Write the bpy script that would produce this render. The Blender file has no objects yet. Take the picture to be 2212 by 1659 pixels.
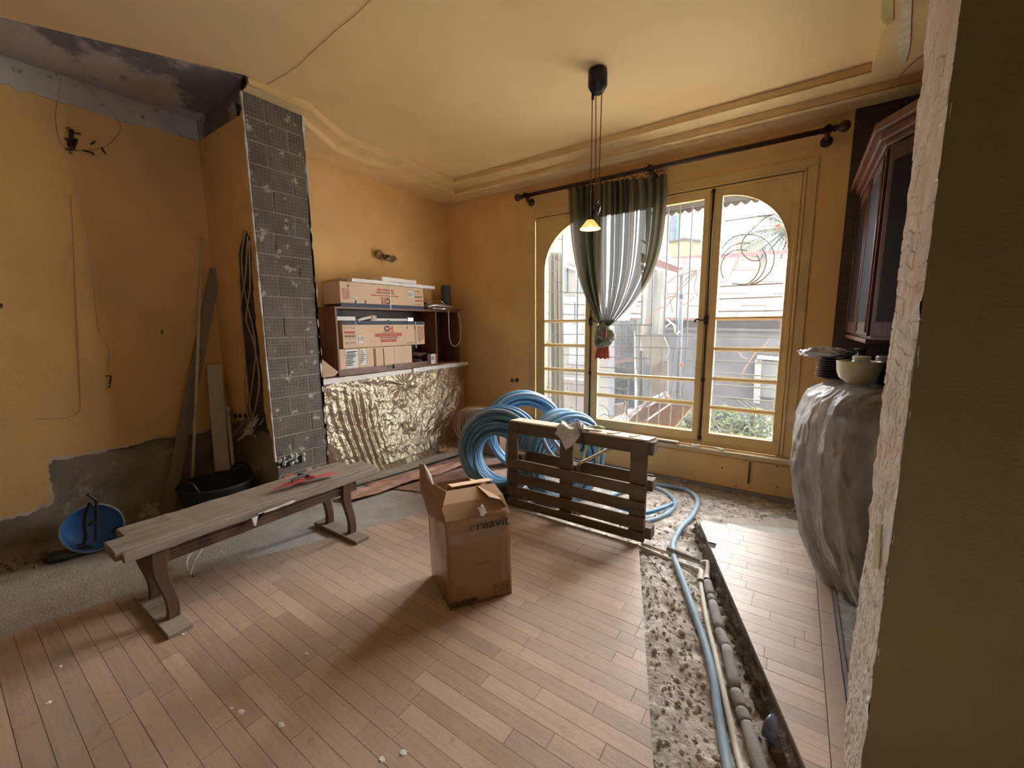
import bpy, bmesh, math, random
import numpy as np
from mathutils import Vector, Matrix, noise
random.seed(7)
SC = bpy.context.scene
COL = SC.collection
# ------------------------------------------------------------ camera, light, exposure
FPX, CX, CY, CAMZ = 885.77, 1106.0, 829.5, 1.55
YAW, PIT, ROL = [math.radians(a) for a in (-34.5188, 8.13488, -0.50913)]
_f = Vector((math.sin(YAW)*math.cos(PIT), math.cos(YAW)*math.cos(PIT), -math.sin(PIT)))
_r = _f.cross(Vector((0, 0, 1))).normalized(); _u = _r.cross(_f)
_R = _r*math.cos(ROL)+_u*math.sin(ROL); _U = -_r*math.sin(ROL)+_u*math.cos(ROL)
cam = bpy.data.cameras.new('camera'); camo = bpy.data.objects.new('camera', cam); COL.objects.link(camo)
cam.sensor_width = 36; cam.lens = 36*FPX/2212; cam.clip_start = .02; cam.clip_end = 300
mw = Matrix((( _R.x, _U.x, -_f.x, 0), (_R.y, _U.y, -_f.y, 0), (_R.z, _U.z, -_f.z, CAMZ), (0, 0, 0, 1)))
camo.matrix_world = mw
SC.camera = camo
W = bpy.data.worlds.new('sky'); SC.world = W; W.use_nodes = True
bg = W.node_tree.nodes['Background']; bg.inputs[0].default_value = (.93, .97, 1, 1); bg.inputs[1].default_value = SKY = 7.0
sun = bpy.data.lights.new('sun', 'SUN'); suno = bpy.data.objects.new('sun', sun); COL.objects.link(suno)
sun.energy = 6.0; sun.angle = math.radians(42); sun.color = (1, .97, .93)
suno.rotation_euler = (math.radians(90-26), 0, math.radians(180-9))
suno.location = (0, 12, 8)
SC.view_settings.view_transform = 'Standard'; SC.view_settings.look = 'None'
SC.view_settings.gamma = 1; SC.view_settings.use_curve_mapping = False
SC.view_settings.exposure = 1.15
SC.cycles.max_bounces = 10; SC.cycles.diffuse_bounces = 7; SC.cycles.transparent_max_bounces = 16
SC.cycles.sample_clamp_indirect = 6; SC.cycles.caustics_reflective = False; SC.cycles.caustics_refractive = False
try:
    SC.cycles.use_denoising = True; SC.cycles.denoiser = 'OPENIMAGEDENOISE'
except Exception: pass

# ------------------------------------------------------------ measuring: photo pixel -> point on a real plane
def ray(x, y):
    a, b = (x-CX)/FPX, (y-CY)/FPX
    return _R*a - _U*b + _f
def onz(x, y, z=0.):
    d = ray(x, y); t = (z-CAMZ)/d.z; return Vector((d.x*t, d.y*t, z))
def onx(x, y, X):
    d = ray(x, y); t = X/d.x; return Vector((X, d.y*t, CAMZ+d.z*t))
def ony(x, y, Y):
    d = ray(x, y); t = Y/d.y; return Vector((d.x*t, Y, CAMZ+d.z*t))

# ------------------------------------------------------------ mesh helpers
def OUT(c, k=.135): return tuple(v*k for v in c)  # darkens outdoor colours to offset the over-bright sky and exposure
class MB:
    def __init__(s): s.v = []; s.f = []
    def quad(s, a, b, c, d):
        n = len(s.v); s.v += [tuple(a), tuple(b), tuple(c), tuple(d)]; s.f.append((n, n+1, n+2, n+3)); return s
    def par(s, o, u, v, w):
        o, u, v, w = map(Vector, (o, u, v, w)); n = len(s.v)
        if u.cross(v).dot(w) < 0: u, v = v, u
        for k in (0, 1):
            for p in (o, o+u, o+u+v, o+v): s.v.append(tuple(p+w*k))
        s.f += [(n, n+3, n+2, n+1), (n+4, n+5, n+6, n+7)]
        for i in range(4):
            j = (i+1) % 4; s.f.append((n+i, n+j, n+4+j, n+4+i))
        return s
    def box(s, x0, x1, y0, y1, z0, z1):
        return s.par((x0, y0, z0), (x1-x0, 0, 0), (0, y1-y0, 0), (0, 0, z1-z0))
    def prism(s, pts, d):
        pts = [Vector(p) for p in pts]; d = Vector(d); n = len(s.v); m = len(pts)
        s.v += [tuple(p) for p in pts]+[tuple(p+d) for p in pts]
        s.f.append(tuple(n+i for i in range(m))[::-1]); s.f.append(tuple(n+m+i for i in range(m)))
        for i in range(m):
            j = (i+1) % m; s.f.append((n+i, n+j, n+m+j, n+m+i))
        return s
    def tube(s, path, r, k=8, closed=False, caps=True):
        P = [Vector(p) for p in path]; n0 = len(s.v); m = len(P)
        rr = r if hasattr(r, '__len__') else [r]*m
        prev = None
        for i, p in enumerate(P):
            if closed: t = P[(i+1) % m]-P[i-1]
            else: t = P[min(i+1, m-1)]-P[max(i-1, 0)]
            t = t.normalized() if t.length > 1e-9 else Vector((0, 0, 1))
            if prev is None:
                a = Vector((0, 0, 1)) if abs(t.z) < .9 else Vector((1, 0, 0)); n = t.cross(a).normalized()
            else:
                n = (prev - t*prev.dot(t)); n = n.normalized() if n.length > 1e-6 else t.orthogonal().normalized()
            prev = n; b = t.cross(n)
            for j in range(k):
                q = 2*math.pi*j/k; s.v.append(tuple(p+(n*math.cos(q)+b*math.sin(q))*rr[i]))
        for i in range(m if closed else m-1):
            for j in range(k):
                a, b = n0+i*k+j, n0+i*k+(j+1) % k; c = n0+((i+1) % m)*k
                s.f.append((a, b, c+(j+1) % k, c+j))
        if not closed and caps:
            s.f.append(tuple(n0+j for j in range(k))[::-1]); s.f.append(tuple(n0+(m-1)*k+j for j in range(k)))
        return s
    def lathe(s, c, prof, k=24, axis=(0, 0, 1)):
        ax = Vector(axis).normalized(); n = ax.orthogonal().normalized(); b = ax.cross(n); c = Vector(c); n0 = len(s.v)
        for r, h in prof:
            for j in range(k):
                q = 2*math.pi*j/k; s.v.append(tuple(c+ax*h+(n*math.cos(q)+b*math.sin(q))*max(r, 1e-4)))
        for i in range(len(prof)-1):
            for j in range(k):
                a, b2 = n0+i*k+j, n0+i*k+(j+1) % k
                s.f.append((a, b2, b2+k, a+k))
        return s
    def grid(s, fn, nu, nv, closed_u=False):
        n0 = len(s.v)
        for j in range(nv+1):
            for i in range(nu+(0 if closed_u else 1)): s.v.append(tuple(fn(i/nu, j/nv)))
        w = nu if closed_u else nu+1
        for j in range(nv):
            for i in range(nu):
                i2 = (i+1) % w
                s.f.append((n0+j*w+i, n0+j*w+i2, n0+(j+1)*w+i2, n0+(j+1)*w+i))
        return s
    def blob(s, c, r, seed=0, k=8, amp=.25):
        c = Vector(c); r = r if hasattr(r, '__len__') else (r, r, r)
        def fn(u, v):
            a, b = u*2*math.pi, (v-.5)*math.pi
            d = Vector((math.cos(a)*math.cos(b), math.sin(a)*math.cos(b), math.sin(b)))
            q = 1+amp*noise.noise(d*1.7+Vector((seed, seed*.7, 0)))
            return c+Vector((d.x*r[0], d.y*r[1], d.z*r[2]))*q
        return s.grid(fn, k, k//2+1, True)
    def build(s, name, mat, parent=None, smooth=False, bevel=0, fix=False):
        me = bpy.data.meshes.new(name); me.from_pydata(s.v, [], s.f)
        if fix:
            bm = bmesh.new(); bm.from_mesh(me); bmesh.ops.recalc_face_normals(bm, faces=bm.faces); bm.to_mesh(me); bm.free()
        me.materials.append(mat)
        if smooth: me.polygons.foreach_set('use_smooth', [True]*len(me.polygons))
        me.update()
        o = bpy.data.objects.new(name, me); COL.objects.link(o); adopt(o, parent)
        if bevel:
            m = o.modifiers.new('bevel', 'BEVEL'); m.width = bevel; m.segments = 2; m.limit_method = 'ANGLE'
        return o
def adopt(o, parent):
    if parent is None: return
    o.parent = parent
    if parent.type == 'EMPTY': o.matrix_parent_inverse = Matrix.Translation(-parent.location)
def B(name, mat, x0, x1, y0, y1, z0, z1, parent=None, bevel=0):
    return MB().box(x0, x1, y0, y1, z0, z1).build(name, mat, parent, bevel=bevel)
def tag(o, label, cat, group=None, kind=None):
    o['label'] = label; o['category'] = cat
    if group: o['group'] = group
    if kind: o['kind'] = kind
    return o
def thing(name, label, cat, loc, group=None):
    o = bpy.data.objects.new(name, None); COL.objects.link(o); o.location = loc; o.empty_display_size = .05
    return tag(o, label, cat, group)
def struct(o, label=None):
    o['kind'] = 'structure'
    if label: o['label'] = label
    return o
def empty(name, loc=(0, 0, 0)):
    o = bpy.data.objects.new(name, None); COL.objects.link(o); o.location = loc; return o
def text(body, size, o, ux, uy, mat, parent, name='lettering', align='CENTER', ext=.0006, sx=1., bold=0.):
    c = bpy.data.curves.new(name, 'FONT'); c.body = body; c.size = size; c.extrude = ext; c.align_x = align; c.align_y = 'CENTER'
    c.offset = bold
    c.materials.append(mat); c.resolution_u = 2
    ob = bpy.data.objects.new(name, c); COL.objects.link(ob)
    ux, uy = Vector(ux).normalized(), Vector(uy).normalized(); n = ux.cross(uy); o = Vector(o)
    Mx = Matrix(((ux.x*sx, uy.x, n.x, o.x), (ux.y*sx, uy.y, n.y, o.y), (ux.z*sx, uy.z, n.z, o.z), (0, 0, 0, 1)))
    ob.parent = parent
    if parent is not None and parent.type == 'EMPTY': Mx = Matrix.Translation(-parent.location) @ Mx
    me = bpy.data.meshes.new_from_object(ob); mo = bpy.data.objects.new(name, me); COL.objects.link(mo); mo.parent = parent; mo.matrix_basis = Mx
    bpy.data.objects.remove(ob); bpy.data.curves.remove(c)
    return mo
def fbm(x, y, z=0., o=4):
    return noise.fractal(Vector((x, y, z)), .9, 2.0, o)
def spline(pts, n=8, closed=False):
    P = [Vector(p) for p in pts]; out = []; m = len(P)
    for i in range(m if closed else m-1):
        g = (lambda k: P[k % m]) if closed else (lambda k: P[max(0, min(m-1, k))])
        p0, p1, p2, p3 = g(i-1), g(i), g(i+1), g(i+2)
        for j in range(n):
            t = j/n
            out.append(.5*((2*p1)+(p2-p0)*t+(2*p0-5*p1+4*p2-p3)*t*t+(3*p1-p0-3*p2+p3)*t**3))
    if not closed: out.append(P[-1])
    return out
def ragged(pts, amp=.012, step=.03, seed=0, which=None):
    """subdivide a closed 2-d outline and roughen the edges listed in which"""
    out = []; m = len(pts)
    for i in range(m):
        a, b = pts[i], pts[(i+1) % m]; out.append(a)
        if which is not None and i not in which: continue
        L = math.hypot(b[0]-a[0], b[1]-a[1]); n = max(1, int(L/step))
        nx, ny = -(b[1]-a[1])/L, (b[0]-a[0])/L
        for k in range(1, n):
            t = k/n; p = (a[0]+(b[0]-a[0])*t, a[1]+(b[1]-a[1])*t)
            d = amp*1.6*fbm(p[0]*9+seed, p[1]*9, seed*1.3)+amp*.5*(random.random()-.5)
            out.append((p[0]+nx*d, p[1]+ny*d))
    return out

# ------------------------------------------------------------ materials (procedural)
def nd(nt, t, **k):
    n = nt.nodes.new(t)
    for a, b in k.items(): setattr(n, a, b)
    return n
def M(name, c, rough=.75, var=.12, sc=5., bump=.15, bsc=60., c2=None, m2=.55, msc=3., metal=0., rnd=0., stretch=(1, 1, 1), spec=.35, trans=0., alpha=1., coat=0., dist=.01, width=.08):
    m = bpy.data.materials.new(name); m.use_nodes = True; nt = m.node_tree; L = nt.links.new
    p = nt.nodes['Principled BSDF']; p.inputs['Roughness'].default_value = rough; p.inputs['Metallic'].default_value = metal
    p.inputs['Specular IOR Level'].default_value = spec
    if coat: p.inputs['Coat Weight'].default_value = coat
    tc = nd(nt, 'ShaderNodeTexCoord'); mp = nd(nt, 'ShaderNodeMapping'); mp.inputs['Scale'].default_value = stretch
    L(tc.outputs['Object'], mp.inputs[0]); V = mp.outputs[0]
    n1 = nd(nt, 'ShaderNodeTexNoise'); n1.inputs['Scale'].default_value = sc; n1.inputs['Detail'].default_value = 6; L(V, n1.inputs['Vector'])
    r1 = nd(nt, 'ShaderNodeMapRange'); r1.inputs[1].default_value = .3; r1.inputs[2].default_value = .7
    r1.inputs[3].default_value = 1-var; r1.inputs[4].default_value = 1+var; L(n1.outputs[0], r1.inputs[0])
    base = nd(nt, 'ShaderNodeRGB'); base.outputs[0].default_value = (*c, 1); cur = base.outputs[0]
    if c2 is not None:
        n2 = nd(nt, 'ShaderNodeTexNoise'); n2.inputs['Scale'].default_value = msc; n2.inputs['Detail'].default_value = 8; n2.inputs['Roughness'].default_value = .62; L(V, n2.inputs['Vector'])
        r2 = nd(nt, 'ShaderNodeMapRange'); r2.inputs[1].default_value = m2; r2.inputs[2].default_value = m2+width; L(n2.outputs[0], r2.inputs[0])
        mx = nd(nt, 'ShaderNodeMixRGB'); L(r2.outputs[0], mx.inputs[0]); L(cur, mx.inputs[1]); mx.inputs[2].default_value = (*c2, 1); cur = mx.outputs[0]
    vm = nd(nt, 'ShaderNodeVectorMath', operation='SCALE'); L(cur, vm.inputs[0]); L(r1.outputs[0], vm.inputs['Scale']); cur = vm.outputs[0]
    if rnd:
        oi = nd(nt, 'ShaderNodeObjectInfo'); rr = nd(nt, 'ShaderNodeMapRange'); rr.inputs[3].default_value = 1-rnd; rr.inputs[4].default_value = 1+rnd
        L(oi.outputs['Random'], rr.inputs[0]); v2 = nd(nt, 'ShaderNodeVectorMath', operation='SCALE'); L(cur, v2.inputs[0]); L(rr.outputs[0], v2.inputs['Scale']); cur = v2.outputs[0]
    L(cur, p.inputs['Base Color'])
    if bump:
        n3 = nd(nt, 'ShaderNodeTexNoise'); n3.inputs['Scale'].default_value = bsc; n3.inputs['Detail'].default_value = 5; L(V, n3.inputs['Vector'])
        bp = nd(nt, 'ShaderNodeBump'); bp.inputs['Strength'].default_value = bump; bp.inputs['Distance'].default_value = dist; L(n3.outputs[0], bp.inputs['Height']); L(bp.outputs[0], p.inputs['Normal'])
    if alpha < 1 or trans:
        out = nt.nodes['Material Output']; tr = nd(nt, 'ShaderNodeBsdfTransparent'); ms = nd(nt, 'ShaderNodeMixShader'); ms.inputs[0].default_value = alpha
        src = p.outputs[0]
        if trans:
            tl = nd(nt, 'ShaderNodeBsdfTranslucent'); L(cur, tl.inputs[0]); m3 = nd(nt, 'ShaderNodeMixShader'); m3.inputs[0].default_value = trans
            L(p.outputs[0], m3.inputs[1]); L(tl.outputs[0], m3.inputs[2]); src = m3.outputs[0]
        L(tr.outputs[0], ms.inputs[1]); L(src, ms.inputs[2]); L(ms.outputs[0], out.inputs[0])
    return m
def s2l(r, g, b):
    f = lambda v: (v/255/12.92) if v/255 <= .04045 else ((v/255+.055)/1.055)**2.4
    return (f(r), f(g), f(b))
OCHRE = (.77, .49, .19)
mWall = M('ochre_wall_paint', OCHRE, .72, .10, 1.6, .25, 45, c2=(.66, .38, .13), m2=.56, msc=1.3, width=.25)
mWin = M('ochre_gloss_paint', (.66, .46, .19), .38, .10, 4, .12, 90, c2=(.46, .29, .12), m2=.60, msc=5, width=.15, coat=.2)
mCeil = M('ochre_ceiling_paint', (.80, .57, .29), .6, .06, .9, .12, 30, c2=(.74, .49, .22), m2=.5, msc=.8, width=.35)
mCorn = M('cornice_paint', (.79, .57, .28), .6, .08, 5, .2, 60, c2=(.66, .49, .27), m2=.58, msc=3, width=.2, stretch=(1, 1, 3))
mSkim = M('raw_ceiling_skim', (.42, .37, .345), .85, .15, 2, .3, 35, c2=(.17, .15, .145), m2=.515, msc=1.5, width=.05)
mStrip = M('white_plaster_strip', (.50, .49, .46), .85, .12, 6, .35, 50, c2=(.22, .20, .18), m2=.60, msc=11, width=.05)
mGrey = M('bare_cement_render', (.27, .235, .205), .9, .35, 3.5, .7, 28, c2=(.46, .43, .39), m2=.59, msc=5.5, width=.06)
mEdge = M('broken_plaster_edge', (.60, .52, .40), .9, .15, 20, .4, 60)
mMort = M('mortar', (.27, .245, .22), .92, .18, 12, .6, 70)
mScreed = M('cement_screed', (.40, .385, .36), .92, .12, 7, .6, 70, c2=(.36, .345, .32), m2=.5, msc=2.5, width=.15)
mSoil = M('soil', (.42, .375, .325), .95, .35, 14, .5, 60, c2=(.62, .57, .50), m2=.56, msc=22, width=.08, dist=.02)
mPeb = M('pebble', (.50, .45, .38), .9, .3, 10, .3, 60, rnd=.0)
mDark = M('dark_wallpaper', (.075, .052, .042), .6, .3, 6, .5, 60, stretch=(1, 1, 9))
mJamb = M('chipped_aerated_block', (.78, .72, .66), .92, .14, 14, .6, 60, c2=(.62, .56, .50), m2=.6, msc=9, width=.06)
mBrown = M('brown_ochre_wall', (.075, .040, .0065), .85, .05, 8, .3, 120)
mWhite = M('white_plaster', (.72, .70, .66), .85, .06, 10, .25, 60)
mFoam = M('polystyrene', (.92, .90, .87), .8, .05, 30, .35, 120, c2=(.50, .46, .42), m2=.66, msc=18, width=.04)
mBlack = M('black_plastic', (.012, .012, .014), .45, .1, 10, .05)
mIron = M('dark_metal', (.035, .03, .028), .45, .2, 10, .1, metal=.6)
mChrome = M('chrome', (.75, .75, .76), .18, .03, 10, 0, metal=1.)
mSteel = M('aluminium', (.62, .63, .65), .3, .05, 10, .03, metal=.9)
def grain(name, c, c2, axis, rough=.6, rnd=.12, sc=14, dirt=None, spec=.35):
    st = [sc, sc, sc]; st[axis] = sc*.08
    return M(name, c, rough, .16, 1.5, .22, 5., c2=c2, m2=.5, msc=1.1, width=.25, stretch=st, rnd=rnd, spec=spec)
mPlank = None
def plank_mat():
    m = M('worn_parquet', (.45, .325, .25), .42, .08, 3., .12, 60, rnd=.17, spec=.45)
    nt = m.node_tree; L = nt.links.new; p = nt.nodes['Principled BSDF']; src = p.inputs['Base Color'].links[0].from_socket
    tc = nd(nt, 'ShaderNodeTexCoord')
    mp = nd(nt, 'ShaderNodeMapping'); mp.inputs['Scale'].default_value = (1.2, 26, 1); L(tc.outputs['Object'], mp.inputs[0])
    ng = nd(nt, 'ShaderNodeTexNoise'); ng.inputs['Scale'].default_value = 3; ng.inputs['Detail'].default_value = 6; L(mp.outputs[0], ng.inputs['Vector'])
    rg = nd(nt, 'ShaderNodeMapRange'); rg.inputs[1].default_value = .3; rg.inputs[2].default_value = .7; rg.inputs[3].default_value = .9; rg.inputs[4].default_value = 1.1; L(ng.outputs[0], rg.inputs[0])
    vs = nd(nt, 'ShaderNodeVectorMath', operation='SCALE'); L(src, vs.inputs[0]); L(rg.outputs[0], vs.inputs['Scale'])
    # dust, wear and white plaster smears: stains with their own shape
    n = nd(nt, 'ShaderNodeTexNoise'); n.inputs['Scale'].default_value = 1.15; n.inputs['Detail'].default_value = 7; n.inputs['Roughness'].default_value = .6; L(tc.outputs['Object'], n.inputs['Vector'])
    r = nd(nt, 'ShaderNodeMapRange'); r.inputs[1].default_value = .42; r.inputs[2].default_value = .62; L(n.outputs[0], r.inputs[0])
    mx = nd(nt, 'ShaderNodeMixRGB'); L(r.outputs[0], mx.inputs[0]); L(vs.outputs[0], mx.inputs[1]); mx.inputs[2].default_value = (.42, .35, .295, 1)
    f = nd(nt, 'ShaderNodeMath', operation='MULTIPLY'); L(r.outputs[0], f.inputs[0]); f.inputs[1].default_value = .55; L(f.outputs[0], mx.inputs[0])
    n5 = nd(nt, 'ShaderNodeTexNoise'); n5.inputs['Scale'].default_value = 3.1; n5.inputs['Detail'].default_value = 10; n5.inputs['Roughness'].default_value = .72; L(tc.outputs['Object'], n5.inputs['Vector'])
    r5 = nd(nt, 'ShaderNodeMapRange'); r5.inputs[1].default_value = .66; r5.inputs[2].default_value = .71; r5.inputs[4].default_value = .6; L(n5.outputs[0], r5.inputs[0])
    m5 = nd(nt, 'ShaderNodeMixRGB'); L(r5.outputs[0], m5.inputs[0]); L(mx.outputs[0], m5.inputs[1]); m5.inputs[2].default_value = (.58, .54, .48, 1)
    n6 = nd(nt, 'ShaderNodeTexNoise'); n6.inputs['Scale'].default_value = 14; n6.inputs['Detail'].default_value = 8; n6.inputs['Roughness'].default_value = .8; L(tc.outputs['Object'], n6.inputs['Vector'])
    r6 = nd(nt, 'ShaderNodeMapRange'); r6.inputs[1].default_value = .57; r6.inputs[2].default_value = .68; r6.inputs[4].default_value = .5; L(n6.outputs[0], r6.inputs[0])
    m6 = nd(nt, 'ShaderNodeMixRGB'); L(r6.outputs[0], m6.inputs[0]); L(m5.outputs[0], m6.inputs[1]); m6.inputs[2].default_value = (.17, .11, .075, 1)
    L(m6.outputs[0], p.inputs['Base Color'])
    rr = nd(nt, 'ShaderNodeMapRange'); rr.inputs[3].default_value = .36; rr.inputs[4].default_value = .62; L(n.outputs[0], rr.inputs[0]); L(rr.outputs[0], p.inputs['Roughness'])
    return m
mPlank = plank_mat()
mOldWood = grain('old_grey_wood', (.30, .25, .20), (.13, .105, .085), 1, .7, .1)
mOldWoodX = grain('rough_pallet_wood_shade', (.13, .09, .062), (.065, .044, .03), 0, .75, .14)  # pallet wood darkened: the shade of its unlit front is in the colour
mBenchLeg = M('dark_stained_wood', (.12, .065, .045), .55, .25, 8, .2, 40, c2=(.07, .035, .022), m2=.5, msc=6, stretch=(1, 1, .2), width=.2)
mPaleWood = grain('pale_pine', (.55, .44, .30), (.42, .32, .21), 1, .65, .06)
mCard = M('cardboard', (.37, .225, .125), .75, .08, 4, .12, 30, stretch=(1, 1, 1), c2=(.30, .175, .09), m2=.55, msc=3, width=.2)
mCardT = M('taped_cardboard', (.36, .22, .13), .3, .1, 8, .15, 20, coat=.5)
mCardB = M('appliance_cardboard', (.74, .53, .35), .7, .06, 5, .05, 30)
mInk = M('black_ink', (.02, .018, .018), .6, .05, 10, 0)
mInkB = M('faded_ink', (.10, .06, .04), .6, .05, 10, 0)
mRedInk = M('red_ink', (.55, .10, .07), .6, .08, 30, 0)
mNavy = M('navy_print', (.045, .06, .11), .6, .08, 30, 0)
mPaper = M('white_label_paper', (.78, .78, .76), .6, .03, 30, 0)
mTape = M('parcel_tape', (.62, .52, .40), .25, .05, 20, .05, alpha=.55, coat=.5)
mCherry = grain('cherry_laminate', (.20, .085, .05), (.14, .055, .032), 2, .35, 0)
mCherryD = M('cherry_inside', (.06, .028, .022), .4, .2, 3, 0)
mBlue = M('blue_plastic_pipe', (.13, .30, .48), .38, .10, 9, .03, c2=(.20, .34, .46), m2=.6, msc=8, width=.2, spec=.5)
mBluePale = M('dusty_blue_pipe', (.26, .37, .48), .6, .12, 12, .1, c2=(.33, .36, .36), m2=.52, msc=9, width=.2)
mBlueTub = M('blue_bucket_plastic', (.06, .20, .55), .45, .2, 4, .05)
mWhitePipe = M('dusty_white_pipe', (.62, .57, .48), .6, .08, 12, .1)
mGreyFoam = M('grey_pipe_insulation', (.30, .285, .27), .9, .1, 12, .35, 80)
mRed = M('worn_red_plastic', (.50, .075, .07), .55, .2, 8, .1, c2=(.40, .16, .13), m2=.5, msc=6, width=.2)
mGlass = bpy.data.materials.new('window_glass'); mGlass.use_nodes = True
def thin_glass(m, tint=(1, 1, 1), haze=.0, ior=1.45):
    nt = m.node_tree; L = nt.links.new; nt.nodes.remove(nt.nodes['Principled BSDF']); out = nt.nodes['Material Output']
    t = nd(nt, 'ShaderNodeBsdfTransparent'); t.inputs[0].default_value = (*tint, 1); g = nd(nt, 'ShaderNodeBsdfGlossy'); g.inputs['Roughness'].default_value = .03
    fr = nd(nt, 'ShaderNodeFresnel'); fr.inputs[0].default_value = ior; ms = nd(nt, 'ShaderNodeMixShader'); L(fr.outputs[0], ms.inputs[0]); L(t.outputs[0], ms.inputs[1]); L(g.outputs[0], ms.inputs[2]); src = ms.outputs[0]
    if haze:
        d = nd(nt, 'ShaderNodeBsdfDiffuse'); d.inputs[0].default_value = (.8, .8, .8, 1); tl = nd(nt, 'ShaderNodeBsdfTranslucent'); tl.inputs[0].default_value = (.85, .87, .9, 1)
        md = nd(nt, 'ShaderNodeMixShader'); md.inputs[0].default_value = .6; L(d.outputs[0], md.inputs[1]); L(tl.outputs[0], md.inputs[2])
        tc = nd(nt, 'ShaderNodeTexCoord'); n = nd(nt, 'ShaderNodeTexNoise'); n.inputs['Scale'].default_value = 5; n.inputs['Detail'].default_value = 6; L(tc.outputs['Object'], n.inputs['Vector'])
        r = nd(nt, 'ShaderNodeMapRange'); r.inputs[1].default_value = .3; r.inputs[2].default_value = .75; r.inputs[3].default_value = haze*.5; r.inputs[4].default_value = haze*1.5; L(n.outputs[0], r.inputs[0])
        m2 = nd(nt, 'ShaderNodeMixShader'); L(r.outputs[0], m2.inputs[0]); L(src, m2.inputs[1]); L(md.outputs[0], m2.inputs[2]); src = m2.outputs[0]
    L(src, out.inputs[0])
thin_glass(mGlass, haze=.022)
# ============================================================ STRUCTURE
YW = 4.40; XA = -4.30; XS = -4.10; XP = -3.45; YP = 1.576; YP2 = 2.03; ZC = 3.318; Z2 = 3.26; Z1 = 3.20
# ---- floor slab, screed and parquet
def edgeA(y): return -.792-.351*(y-2.70)          # cut edge of the main parquet towards the trench
def edgeB(y): return -.523-.375*(y-3.366)         # cut edge of the parquet beyond the trench
LB = [(-3.6, -1.2), (-3.24, .07), (-3.07, .80), (-2.76, 1.54), (-2.48, 2.22), (-2.22, 2.76), (-2.2, 3.2)]
def leftB(y):
    for (x0, y0), (x1, y1) in zip(LB, LB[1:]):
        if y <= y1: return x0+(x1-x0)*(y-y0)/(y1-y0)
    return LB[-1][0]
fl = MB()
A = [(-4.45, -3.1), (edgeA(-3.1), -3.1), (edgeA(2.73), 2.73), (-2.15, 2.80), (-2.55, 3.05), (-3.05, 4.45), (-4.45, 4.45)]
fl.prism([(x, y, -.16) for x, y in A], (0, 0, .149))
Bp = [(edgeB(-3.1), -3.1), (3.3, -3.1), (3.3, 4.45), (.62, 4.45), (.55, 3.75), (.03, 3.62), (edgeB(3.36), 3.36)]
fl.prism([(x, y, -.16) for x, y in Bp], (0, 0, .149))
floor = struct(fl.build('floor', mScreed, None)); floor['label'] = 'grey cement screed floor with worn parquet'
mUnder = M('dark_joint_filler', (.09, .06, .045), .95, .1, 5, 0)
MB().prism([(x, y, -.0112) for x, y in [(-3.55, -1.2), (-3.22, .09), (-3.05, .80), (-2.74, 1.54), (-2.46, 2.22), (-2.2, 2.74), (edgeA(2.74)-.004, 2.74), (edgeA(-.5)-.004, -.5), (edgeA(-.5), -1.2)]], (0, 0, .004)).build('joint_filler', mUnder, floor)
MB().prism([(x, y, -.0112) for x, y in [(edgeB(1.25)+.006, 1.25), (.283, 1.25), (.283, 3.36), (edgeB(3.36)+.004, 3.36)]], (0, 0, .004)).build('joint_filler', mUnder, floor)
planks = []
def plank(x0, x1, y0, y1, fa, fb, z=0.):
    g = .0009
    xa0, xa1 = max(x0, fa(y0+g)), max(x0, fa(y1-g)); xb0, xb1 = min(x1, fb(y0+g)), min(x1, fb(y1-g))
    if max(xb0-xa0, xb1-xa1) < .006: return
    xb0, xb1 = max(xb0, xa0+.0025), max(xb1, xa1+.0025)
    zt = z+random.uniform(-.0006, .0006)
    MB().prism([(xa0+g, y0+g, zt-.0115), (xb0-g, y0+g, zt-.0115), (xb1-g, y1-g, zt-.0115), (xa1+g, y1-g, zt-.0115)], (0, 0, .0115)).build('plank', mPlank, floor)
PW = .0735; y = -.55; k = 0
while y < 2.74:
    y1 = min(y+PW, 2.745); x = -3.75+random.uniform(0, .5)
    L = 1.6 if y < .3 else .56
    while x < edgeA(y):
        n = x+L*random.uniform(.8, 1.15)
        plank(x, n, y, y1, leftB, edgeA); x = n
    y = y1; k += 1
B('dark_rear_floor', mBenchLeg, -3.4, 1.2, -3.0, -.552, -.0115, 0, floor)  # unseen floor behind the camera, dark so it bounces little light
y = .95
while y < 3.36:
    y1 = y+.0755; x = -.62+random.uniform(0, .3)
    while x < .215:
        n = x+.36*random.uniform(.85, 1.15)
        if n > .15: n = .215
        plank(x, n, y, y1, edgeB, lambda q: .215); x = n
    y = y1
for i, (a, b) in enumerate(((-.50, -.33), (-.33, -.02), (-.02, .215))):
    plank(a, b, 3.366, 3.40+.045*i, lambda q: -5, lambda q: 5)
for a, b in ((.95, 1.75), (1.75, 2.62), (2.62, 3.5)):
    MB().box(.217, .283, a+.001, b-.001, -.0115, .0005).build('border_plank', mPlank, floor)
B('metal_threshold', mSteel, .286, .302, 1.25, 3.02, -.01, .007, floor)
mTile = M('grey_marble_tile', (.33, .34, .33), .3, .2, 6, .05, c2=(.50, .51, .50), m2=.5, msc=7, width=.12)
for i in range(3):
    for j in range(7):
        B('tile', mTile, .304+i*.302, .604+i*.302, 1.25+j*.302, 1.55+j*.302, -.011, 0, floor)
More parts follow.
